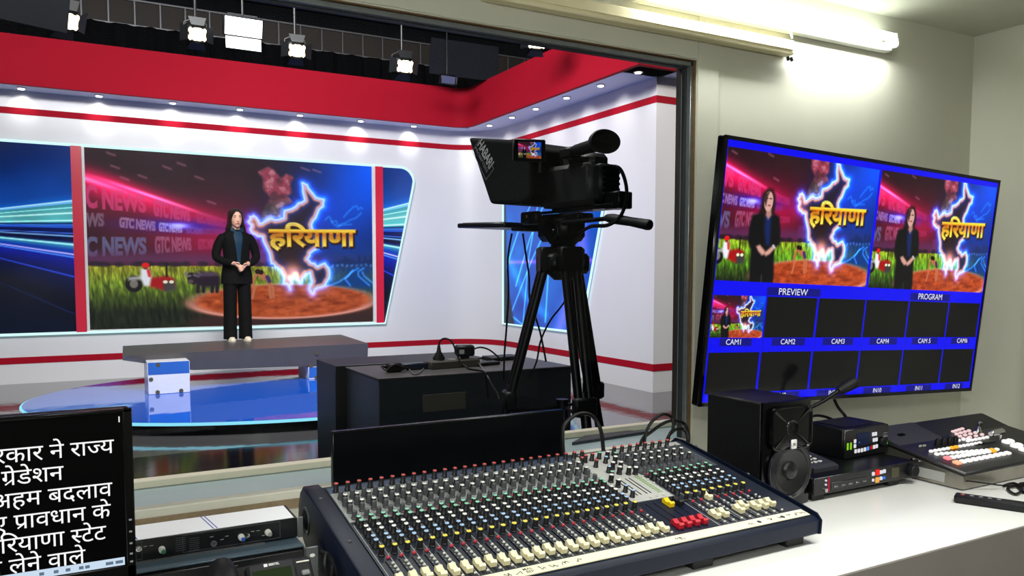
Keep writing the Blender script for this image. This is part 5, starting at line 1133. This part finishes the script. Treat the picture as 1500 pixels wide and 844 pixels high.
# ================================================================== SOUND DESK
MXW, MXD, MF, MBk = 1.071, .49, .070, .162
mx = thing('sound_desk', 'large dark blue audio mixing desk covered in rows of coloured knobs and faders', 'mixing desk', (.474, 1.28, CT), (0, 0, R(.7)))
MSA = math.atan2(MBk-MF, MXD); ML = math.hypot(MXD, MBk-MF); SP = Matrix.Translation((0, 0, MF)) @ Matrix.Rotation(MSA, 4, 'X')
NAV = mat('desk_navy', '0c1426', .4, var=.12, scale=12, spec=.25); NAV2 = mat('desk_navy_panel', '181e2a', .4, var=.08, scale=20); SIL = mat('desk_silver', '9a9c9a', .38, .25, var=.08, scale=20); SIL2 = mat('desk_silver_light', 'b9b9b4', .4, .2, var=.06)
m = MB(); m.loft([[(x, y, z) for y, z in ((0, .022), (-.012, .030), (-.014, .060), (0, MF-.002), (MXD, MBk-.002), (MXD+.028, MBk-.012), (MXD+.03, .05), (MXD, .022))] for x in (.0, MXW)]); m.build('desk_body', NAV, mx, smooth=30)
for x in (.06, .35, .72, MXW-.06):
    for y in (.03, .44): m = MB(); m.b2((x-.03, y-.02, 0), (x+.03, y+.03, .023), .003); m.build('foot', RUB, mx)
# end cheeks: rounded-back side profile with bevelled top edge
cp = [(-.016, .028), (-.018, .062), (-.004, MF+.006), (.10, MF+.028), (.30, MF+.065), (.47, MBk+.002), (.505, MBk+.003), (.525, MBk-.012), (.540, .12), (.545, .09), (.53, .06), (.47, .024), (.40, .018), (.02, .018)]
for nm, x0, x1 in (('l', -.034, .004), ('r', MXW-.006, MXW+.002)):
    ins = [(y*.985+.004, z*.97+.001) for y, z in cp]; outer, inner = (x0, x1) if nm == 'l' else (x1, x0); sgn = 1 if nm == 'l' else -1
    m = MB(); m.loft([[(outer, y, z) for y, z in ins], [(outer+sgn*.004, y, z) for y, z in cp], [(inner, y, z) for y, z in cp]]); ck = m.build('end_cheek', NAV, mx, smooth=50)
    if nm == 'l':
        m = MB(Matrix.Translation((x0, .47, .095)) @ Matrix.Rotation(-PI/2, 4, 'Y') @ Matrix.Diagonal((1.25, 1, 1, 1))); m.lathe([(.026, -.001), (.026, .002), (.0235, .003)], 28, cap=False); m.build('emblem_ring', GREYM, ck)
        m = MB(Matrix.Translation((x0, .47, .095)) @ Matrix.Rotation(-PI/2, 4, 'Y') @ Matrix.Diagonal((1.25, 1, 1, 1))); m.lathe([(.0236, .0), (.0236, .0015), (.001, .002)], 28)
        m.tube([(-.014, -.01, .002), (-.002, -.004, .003), (.010, .002, .003), (.016, .010, .002)], [.003, .006, .006, .002], 6, 4); m.build('emblem', mat('emblem_dark', '26292e', .3, .4), ck)
        m = MB(); m.tube([(x0-.001, .36, .085), (x0-.002, .345, .075), (x0-.001, .34, .060), (x0-.001, .345, .045)], .003, 6, 4); m.build('grip_edge', NAV2, ck)
    for yy in (.08, .22, .42):
        z = np.interp(yy, [p[0] for p in cp[2:6]], [p[1] for p in cp[2:6]]); m = MB(); m.cyl(((x0+x1)/2, yy, z-.002), ((x0+x1)/2, yy, z+.002), .004, seg=10); m.build('screw', GREYM, ck)
def sbox(nm, s0, t0, s1, t1, h0, h1, mt, b=0, par=None): return MB(SP).b2((s0, t0, h0), (s1, t1, h1), b).build(nm, mt, par or mx, smooth=0)
sbox('channel_panel', .012, .034, MXW-.012, .486, -.002, .001, NAV2)
sbox('aux_panel', .014, .312, .665, .452, .0005, .0018, SIL); sbox('aux_panel', .792, .312, MXW-.028, .452, .0005, .0018, mat('desk_grey_dark', '4f5458', .4, .2))
sbox('master_panel', .667, .195, .788, .470, .0005, .0020, SIL2); sbox('connector_strip', .014, .455, .665, .484, .0005, .0016, mat('strip_blue', '3c4c66', .4, .2)); sbox('connector_strip', .70, .462, MXW-.028, .484, .0005, .0016, SIL2)
CRM = mat('scribble_tape', 'e6dfbd', .55, var=.05, scale=30)
sbox('scribble_strip', .012, .004, MXW-.02, .032, .0, .0022, CRM)
# handwriting on the tape
INK = mat('ink', '1b1b22', .6)
def scrib(s, x, h, y=.012):
    V, T = text_tris(s, 1, .01); k = h/.72; text_mesh('handwriting', (V*k, T), SP @ Matrix.Translation((x, y, .0024)), INK, mx)
scrib('MAL', .265, .008, .020); scrib('BEP', .268, .008, .010)
r = np.random.default_rng(11)
def squig(x, w_, h_):
    pts = [(x+w_*k/5+r.uniform(-.002, .002), .017+r.uniform(-h_, h_), .0026) for k in range(6)]; MB(SP).tube(pts, .0007, 5, 3).build('handwriting', INK, mx)
for x in (.17, .195, .222, .245, .30, .325, .352, .385, .645, .655, .86, .925, .955, .985, 1.012, 1.03): squig(x, .014, .006)
for x, rr_ in ((.895, .006), (.972, .0065)): MB(SP @ Matrix.Translation((x, .017, .0022))).lathe([(rr_, 0), (rr_*.8, .0006), (.0005, .0007)], 9).build('handwriting', INK, mx)
# repeated controls: one mesh of each kind, copied channel by channel
PROTO = {}
def proto(kind, mb, mats): 
    o = mb.build(kind, mats, mx); me = o.data; bpy.data.objects.remove(o); PROTO[kind] = me
KN = mat('knob_black', '121214', .45)
def knob_mesh(kind, cap, r0=.0062, hgt=.019, body=KN):
    m = MB(); m.lathe([(r0*1.12, 0), (r0*1.1, .003), (r0*.95, .004), (r0*.86, hgt-.002), (r0*.80, hgt-.0012)], 12, cap=False)
    m.mat(1).lathe([(r0*.80, hgt-.0012), (r0*.72, hgt), (.0003, hgt+.0004)], 12, cap=False); m.mat(0).box((0, r0*.55, hgt), (.0014, r0*.8, .0012)); proto(kind, m, [body, cap])
CAP = lambda n, c: mat('cap_'+n, c, .4)
knob_mesh('gain_knob', CAP('red', 'c8504c'), .0062, .021); knob_mesh('aux_knob_grey', mat('knob_charcoal', '46474a', .5), .0064, .019, mat('knob_charcoal', '46474a', .5)); knob_mesh('aux_knob', CAP('white', 'e4e2dc')); knob_mesh('treble_knob', CAP('green', '86c3a8')); knob_mesh('mid_knob', CAP('white', 'e4e2dc')); knob_mesh('bass_knob', CAP('blue', '9cb9d8')); knob_mesh('pan_knob', CAP('yellow', 'e2cf4c'), .0066, .021); knob_mesh('master_knob', CAP('white', 'e4e2dc'), .0070, .021)
m = MB(); m.loft([[(x, y, z) for y, z in ((-.015, 0), (-.0155, .010), (-.011, .013), (-.003, .0085), (.003, .0085), (.011, .013), (.0155, .010), (.015, 0))] for x in (-.0068, .0068)]); proto('fader_cap', m, [mat('fader_cream', 'e6dcb2', .4)])
for nm, c in (('red', 'b81a2c'), ('yellow', 'f0c515'), ('black', '17171a')): PROTO['fader_'+nm] = PROTO['fader_cap'].copy(); PROTO['fader_'+nm].materials[0] = mat('fader_'+nm, c, .4)
m = MB(); m.box((0, 0, .0025), (.0075, .0055, .006), .0012); proto('mute_button', m, [mat('button_red', 'b03038', .45)])
m = MB(); m.box((0, 0, .0018), (.0062, .0042, .0044), .001); proto('routing_button', m, [mat('button_bone', 'c9c7b9', .45)]); PROTO['pfl_button'] = PROTO['routing_button'].copy(); PROTO['low_cut_button'] = PROTO['mute_button'].copy()
PLACED = {}
def put(kind, mesh, s, t, h=.001, parent=None):
    PLACED.setdefault(kind, []).append((mesh, s, t, h))
chs = [(.029+.0268*i, 'L') for i in range(24)] + [(.803+.0266*j, 'R') for j in range(8)]
for n, (s, side) in enumerate(chs):
    put('gain_knob', 'gain_knob', s, .462, .0018)
    for t in (.424, .390, .356, .326): put('aux_knob', 'aux_knob_grey', s-.001, t, .0018)
    for t in (.407, .373): put('aux_knob', 'aux_knob', s+.004, t, .0018)
    for t in (.303, .286): put('treble_knob', 'treble_knob', s, t)
    for t in (.259, .242): put('mid_knob', 'mid_knob', s+.001, t)
    for t in (.216, .199): put('bass_knob', 'bass_knob', s+.001, t)
    put('pan_knob', 'pan_knob', s+.001, .167); put('mute_button', 'mute_button', s+.010, .152); put('low_cut_button', 'low_cut_button', s+.002, .316)
    for t in (.131, .118, .105, .093): put('routing_button', 'routing_button', s+.0115, t)
    put('pfl_button', 'pfl_button', s+.011, .045)
    if side == 'L': put('fader_cap', 'fader_cap', s+.001, .064+(.004 if n % 5 == 2 else 0), .002)
for s, t in ((.810, .075), (.836, .075), (.863, .160), (.889, .078), (.914, .090), (.942, .078), (.968, .078), (.994, .080)): put('fader_cap', 'fader_cap', s, t, .002)
for s in (.690, .714, .722+.016, .762): put('fader_cap', 'fader_red', s, .066, .002)
for s, c in ((.742, 'yellow'), (.772, 'black')): put('fader_cap', 'fader_'+c, s, .160, .002)
for s, t, k in ((.622+.05, .462, 'gain_knob'), (.697, .462, 'gain_knob'), (.690, .435, 'gain_knob'), (.672, .425, 'gain_knob'), (.715, .44, 'gain_knob'), (.742, .445, 'treble_knob'), (.765, .44, 'mid_knob'), (.785, .43, 'treble_knob'), (.742, .415, 'bass_knob'), (.700, .40, 'gain_knob'), (.765, .405, 'mid_knob'), (.735, .375, 'mid_knob'), (.757, .370, 'mid_knob'), (.712, .36, 'bass_knob'), (.735, .345, 'mid_knob'), (.70, .33, 'treble_knob'), (.757, .335, 'mid_knob'), (.775, .33, 'mid_knob'), (.683, .31, 'mid_knob'), (.683, .28, 'mid_knob'), (.683, .25, 'bass_knob'), (.683, .222, 'bass_knob')): put('master_knob', {'gain_knob': 'gain_knob', 'treble_knob': 'treble_knob', 'mid_knob': 'master_knob', 'bass_knob': 'bass_knob'}[k], s, t, .002)
for k in range(7): put('master_button', 'routing_button', .780+.001*k, .40-.022*k, .002)
for s in (.725, .745, .765): put('master_button', 'routing_button', s, .205, .002)
camloc = Vector((0, 0, EYE)); MWI = (Matrix.Translation((.474, 1.28, CT)) @ Matrix.Rotation(R(.7), 4, 'Z'))
for kind, L_ in PLACED.items():
    L_.sort(key=lambda a: ((MWI @ SP @ Vector((a[1], a[2], 0)))-camloc).length)
    for mesh, s, t, h in L_[:100]:
        o = bpy.data.objects.new(kind, PROTO[mesh]); COL.objects.link(o); o.parent = mx; o.matrix_local = SP @ Matrix.Translation((s, t, h))
    if len(L_) > 100:
        V_, F_, I_, MT = [], [], [], []
        for mesh, s, t, h in L_[100:]:
            me = PROTO[mesh]; T = SP @ Matrix.Translation((s, t, h)); o0 = len(V_); V_ += [tuple(T @ v.co) for v in me.vertices]
            mi = []
            for mm_ in me.materials:
                if mm_ not in MT: MT.append(mm_)
                mi.append(MT.index(mm_))
            for p in me.polygons: F_.append(tuple(i+o0 for i in p.vertices)); I_.append(mi[p.material_index])
        b_ = MB(); b_.V, b_.F, b_.I = V_, F_, I_; o = b_.build(kind, MT, mx); o['kind'] = 'stuff'
# fader slots and channel lines
m = MB(SP); 
for s, side in chs: m.b2((s-.0008, .040, .0006), (s+.0024, .142, .0016))
for s in (.690, .714, .738, .762): m.b2((s-.001, .042, .0006), (s+.001, .180, .0016))
m.build('fader_slots', BLKG, mx, smooth=0)
m = MB(SP); LW = mat('print_white', 'c4c6c4', .5)
for s, side in chs: m.b2((s-.0118, .036, .0009), (s-.0110, .30, .0014))
for s, side in chs:
    for t in (.062, .072, .082, .096, .110, .124): m.b2((s+.0035, t, .0009), (s+.0062, t+.0008, .0014))
for t in (.312, .452): m.b2((.014, t, .0012), (.665, t+.001, .0021))
m.build('printed_lines', LW, mx, smooth=0)
m = MB(SP)
for s in (.700, .712, .730, .742): m.b2((s, .225, .0015), (s+.003, .315, .0026))
m.build('meter_slots', BLKG, mx, smooth=0)
for k in range(10):
    for j in range(2): m = MB(SP); m.b2((.763+j*.008, .222+k*.010, .0018), (.768+j*.008, .228+k*.010, .003)); m.build('level_lamp', mat('lamp_green', '7d9a5c', .4), mx, smooth=0)
# tape tag: red and yellow labels in the master bay
sbox('master_fader_panel', .668, .036, .788, .190, .0004, .0012, NAV)

# ================================================================== LEFT END: MONITOR, RACK UNITS, DESK PHONE
mn = thing('monitor', 'black computer monitor showing white Hindi prompter text at the left edge', 'monitor', (-.16, 1.30, CT))
MZ = 1.075-CT
m = MB(); m.b2((-.226, .004, .935-CT), (.226, .034, 1.198-CT), .006); m.b2((-.12, .03, 1.0-CT), (.12, .06, 1.14-CT), .01); m.build('case', BLK, mn)
m = MB()
for a, c in (((-.226, 1.192), (.226, 1.198)), ((-.226, .935), (.226, .961)), ((-.226, .935), (-.211, 1.198)), ((.213, .935), (.226, 1.198))): m.b2((a[0], -.0, a[1]-CT), (c[0], .008, c[1]-CT), .0015)
m.build('bezel', BLKG, mn)
m = MB(); m.quad((-.212, .003, .960-CT), (.214, .003, .960-CT), (.214, .003, 1.193-CT), (-.212, .003, 1.193-CT)); m.build('screen', emat('screen_black', '020203', 1, (.01, .01, .01), .15), mn, smooth=0)
m = MB(); m.quad((-.212, .0025, .9615-CT), (.2105, .0025, .9615-CT), (.2105, .0025, .9735-CT), (-.212, .0025, .9735-CT)); m.build('taskbar', emat('taskbar_blue', 'cfe3f6', .95), mn, smooth=0)
for k, x in enumerate((.10, .118, .133, .150, .158, .185, .198)): m = MB(); m.b2((x, .0018, .965-CT), (x+(.006 if k < 5 else .010), .0023, .9695-CT)); m.build('taskbar_icon', emat('icon_grey', '6d7f96', .8), mn, smooth=0)
m = MB(); m.quad((.208, .0025, 1.178-CT), (.2095, .0025, 1.178-CT), (.2095, .0025, 1.1865-CT), (.208, .0025, 1.1865-CT)); m.build('scroll_mark', emat('text_white', 'ffffff', 1.0), mn, smooth=0)
ROWS = [(['सरकार', ' ', 'ने', ' ', 'रा', ('half', 'ज', .53), 'य'], .041, 1.153), ([('ra', 'ग'), 'डेशन'], -.025, 1.121), (['अहम', ' ', 'बदलाव'], .037, 1.089), (['ए', ' ', ('ra', 'प'), 'ावधान', ' ', 'के'], .034, 1.057), (['हिरयाणा', ' ', ('half', 'स', .43), 'टे', 'ट'], .027, 1.025), (['का', ' ', 'लेने', ' ', 'वाले'], -.001, .994)]
for tk, xr, zh in ROWS:
    V, T = deva(tk, .0); k = .0318
    if tk[0] == ('ra', 'ग'): # the vowel sign above the joined consonant
        V2, T2 = text_tris('गे', 1, .0); V, T = merge_tris([(V, T, 0), (V2, T2, 0)])
    text_mesh('prompt_line', ((V-np.array([V[:, 0].max(), .622]))*k, T), Matrix.Translation((xr+.16, .0015, zh-CT)) @ Matrix.Rotation(PI/2, 4, 'X'), emat('text_white', 'ffffff', 1.0), mn)
for z in (1.03, 1.012, .994, .978, .966): m = MB(); m.box((.2195, -.001, z-CT), (.004, .002, .0022)); m.build('bezel_button', mat('print_grey', '8a8a90', .5), mn)
m = MB(); m.box((0, .06, .10), (.05, .025, .19), .006); m.build('stand_neck', BLK, mn)
m = MB(); m.box((0, .07, .006), (.20, .15, .012), .005); m.build('stand_foot', BLK, mn)
# lower amplifier, upper preamp with a paper on it
def rack_front(t, x0, x1, z0, z1):
    m = MB(); m.b2((x0, -.004, z0), (x1, .002, z1), .0015); return m.build('front_panel', mat('rack_black', '101114', .35), t)
am = thing('rack_amplifier', 'blue-topped rack unit below the paper-topped one, left of the sound desk', 'rack unit', (.14, 1.535, CT))
m = MB(); m.b2((-.25, .002, .012), (.235, .25, .112), .003); m.build('case', BLKM, am)
m = MB(); m.b2((-.25, .0, .112), (.235, .25, .116), .001); m.build('lid', mat('lid_slate', '4a5a66', .35, .3), am)
fp = rack_front(am, -.25, .235, .010, .108)
for x in (-.22, .2):
    m = MB(); m.b2((x-.02, .02, 0), (x+.02, .06, .012), .003); m.build('foot', RUB, am)
m = MB(); m.b2((.235, -.006, .010), (.262, -.003, .112), .0015); m.b2((.235, -.006, .010), (.238, .03, .112)); ear = m.build('rack_ear', GREYM, am)
for z in (.035, .095): m = MB(Matrix.Translation((.250, -.007, z)) @ Matrix.Rotation(PI/2, 4, 'X') @ Matrix.Diagonal((1.5, 1, 1, 1))); m.lathe([(.0035, -.001), (.0035, .0005), (.0005, .0006)], 12); m.build('mounting_slot', WHITEP, ear)
PGR = mat('print_dim', '55565a', .6)
for x in (-.06, .06):
    for k in range(6): m = MB(); m.b2((x, -.0048, .098-k*.006), (x+.05-.01*(k % 3), -.0042, .1-k*.006)); m.build('print_line', PGR, fp)
pa = thing('rack_preamp', 'slim black rack unit with small jacks and knobs, under the white paper', 'rack unit', (.14, 1.588, CT+.116))
m = MB(); m.b2((-.25, .002, 0), (.235, .095, .042), .002); m.build('case', BLKM, pa)
fp = rack_front(pa, -.25, .235, .002, .042)
m = MB(); m.b2((-.25, -.010, 0), (.17, .0, .0025)); m.build('bottom_lip', GREYM, pa)
m = MB(); m.b2((.235, -.005, .0), (.246, -.002, .042), .001); m.build('rack_ear', GREYM, pa)
def onf(px, py): q = onY(px, py, 1.586); return q[0]-.14, q[2]-CT-.116
for px, py, kind in ((203, 803, 'jack'), (361, 784, 'jack'), (313, 796, 'jack'), (237, 804, 'knob_green'), (353, 786, 'knob_blue'), (392, 779, 'knob_grey')):
    x, z = onf(px, py); m = MB(Matrix.Translation((x, -.004, z)) @ Matrix.Rotation(PI/2, 4, 'X'))
    if kind == 'jack': m.lathe([(.0058, 0), (.0058, .003), (.0032, .0032), (.003, .001)], 16); m.build('jack_socket', CHROME if px != 313 else GREYM, fp)
    else:
        m.lathe([(.0062, 0), (.0058, .010), (.005, .011), (.0004, .0115)], 14); kb = m.build('knob', mat('knob_pale', 'c9c7c2', .4), fp)
        m = MB(Matrix.Translation((x+.002, -.0155, z-.002)) @ Matrix.Rotation(PI/2, 4, 'X')); m.lathe([(.0042, 0), (.0038, .002), (.0004, .0024)], 12); m.build('knob_cap', mat(kind, {'knob_green': '2f7a55', 'knob_blue': '2a55a8', 'knob_grey': '8a8a84'}[kind], .4), kb)
for px, n in ((257, 7), (277, 7)):
    for k in range(n):
        x, z = onf(px, 789+k*3); m = MB(); m.b2((x, -.0048, z-.0003), (x+.018, -.0042, z+.0004)); m.build('print_line', PGR, fp)
for x0, z0, x1, z1 in ((.02, .006, .2, .0385), (-.11, .006, -.05, .0385)):
    m = MB(); 
    for a, c in (((x0, z0), (x1, z0+.0006)), ((x0, z1), (x1, z1+.0006)), ((x0, z0), (x0+.0006, z1)), ((x1, z0), (x1+.0006, z1))): m.b2((a[0], -.0046, a[1]), (c[0], -.0041, c[1]))
    m.build('print_frame', PGR, fp, smooth=0)
for px, py in ((310, 786), (325, 790), (332, 785), (213, 800), (222, 799), (370, 778), (378, 777), (386, 784)):
    x, z = onf(px, py); m = MB(); m.b2((x-.003, -.0048, z-.0006), (x+.003, -.0042, z+.0006)); m.build('print_mark', mat('print_pale', '9a9a9a', .6), fp)
pp_ = thing('paper_sheet', 'white paper strip with blue double lines lying on the upper rack unit', 'paper', (.14, 1.588, CT+.158))
PAP = mat('paper', 'ecebf0', .7, var=.02)
m = MB(); m.b2((-.25, -.003, .0002), (.228, .088, .0012)); m.build('sheet', PAP, pp_, smooth=0)
for s0 in (-.065, .075):
    for k in range(2):
        x = s0+k*.007; m = MB(); m.add([(x, -.003, .0013), (x+.0022, -.003, .0013), (x-.012+.0022, .088, .0013), (x-.012, .088, .0013)], [(0, 1, 2, 3)]); m.build('blue_line', mat('ink_blue', '3a4aa8', .6), pp_, smooth=0)
# desk phone, leaning back on its stand
PHM = mat('phone_grey', '141416', .5, spec=.25)
ph = thing('desk_phone', 'dark office desk phone with green display, handset on its left', 'telephone', (.262, 1.215, CT))
PT2 = Matrix.Translation((0, 0, .012)) @ Matrix.Rotation(R(41), 4, 'X')   # local: x right, y up the slope
m = MB(PT2); m.box((0, .105, 0), (.165, .21, .020), .006); m.build('phone_body', PHM, ph)
m = MB(); m.loft([[(x, y, z) for y, z in ((.0, .0), (.16, .0), (.16, .13), (.0, .006))] for x in (-.07, .07)]); m.build('stand', BLK, ph)
m = MB(PT2); m.box((.012, .165, .014), (.082, .080, .012), .006); m.build('display_bezel', mat('phone_bezel', '232225', .45, spec=.25), ph)
m = MB(PT2); m.box((.012, .160, .0205), (.064, .056, .002), .0005); m.build('display', emat('lcd_green', '2b3a1e', .5, (.06, .09, .04), .2), ph)
m = MB(PT2); m.b2((.03, .126, .021), (.043, .134, .0225)); m.build('display_glint', mat('lcd_pale', 'b9bdb0', .4), ph)
V, T = text_tris('BEETEL', 1, .03); k = .018/V[:, 0].max(); text_mesh('phone_lettering', (V*k, T), PT2 @ Matrix.Translation((.008, .1945, .0203)), mat('print_bright', 'd8d8d8', .5), ph)
m = MB(PT2); m.b2((.0, .1935, .0195), (.006, .199, .0204)); m.build('phone_logo', mat('print_bright', 'd8d8d8', .5), ph)
m = MB(PT2); m.tube([(-.068, .205, .024), (-.068, .17, .034), (-.068, .10, .036), (-.068, .03, .030), (-.068, .0, .022)], [.020, .024, .017, .022, .018], 12, 4); m.build('handset', mat('handset_black', '101012', .45, spec=.3), ph)
m = MB(PT2); m.b2((-.046, .09, .009), (-.030, .165, .0112), .0005); m.build('index_card', mat('card', 'c9c6b4', .6), ph)
for k in range(4): m = MB(PT2); m.b2((-.044, .105+k*.014, .0113), (-.034, .1065+k*.014, .0117)); m.build('card_line', PGR, ph)
for k in range(6): m = MB(PT2); m.box((.068, .175-k*.018, .012), (.014, .010, .006), .002); m.build('key', mat('key_dim', '77777a', .5), ph)
m = MB(PT2); m.b2((.056, .196, .009), (.078, .1985, .0115)); m.build('key_lamp', mat('lamp_bone', 'd9d6c8', .4), ph)
cable('cable', 'knotted black cable hanging from the rack ear beside the left cheek of the sound desk', [(.40, 1.50, .86), (.412, 1.47, .85), (.405, 1.455, .82), (.392, 1.45, .845), (.402, 1.47, .865), (.416, 1.46, .83), (.412, 1.45, .79), (.40, 1.46, .757)], .0042)

# ------------------------------------------------------------------ what stands between the sound desk and the window
o = MB().b2((.575, 2.03, CT), (1.296, 2.05, .983), .003).build('equipment_board', mat('panel_black_gloss', '08090c', .25, var=.4, scale=9, spec=.3)); tag(o, 'upright black board standing between the sound desk and the window sill', 'board')
q4 = [onZ(px, py, .812) for px, py in ((838, 634), (900, 626), (950, 633), (838, 650))]
o = MB().prism([(q[0], min(q[1], 2.35)) for q in q4], ZS+.0005, ZS+.010).build('slate_sheet', mat('slate_grey', '33353a', .5)); tag(o, 'dark slate-grey sheet lying on the grey-blue window sill', 'sheet')
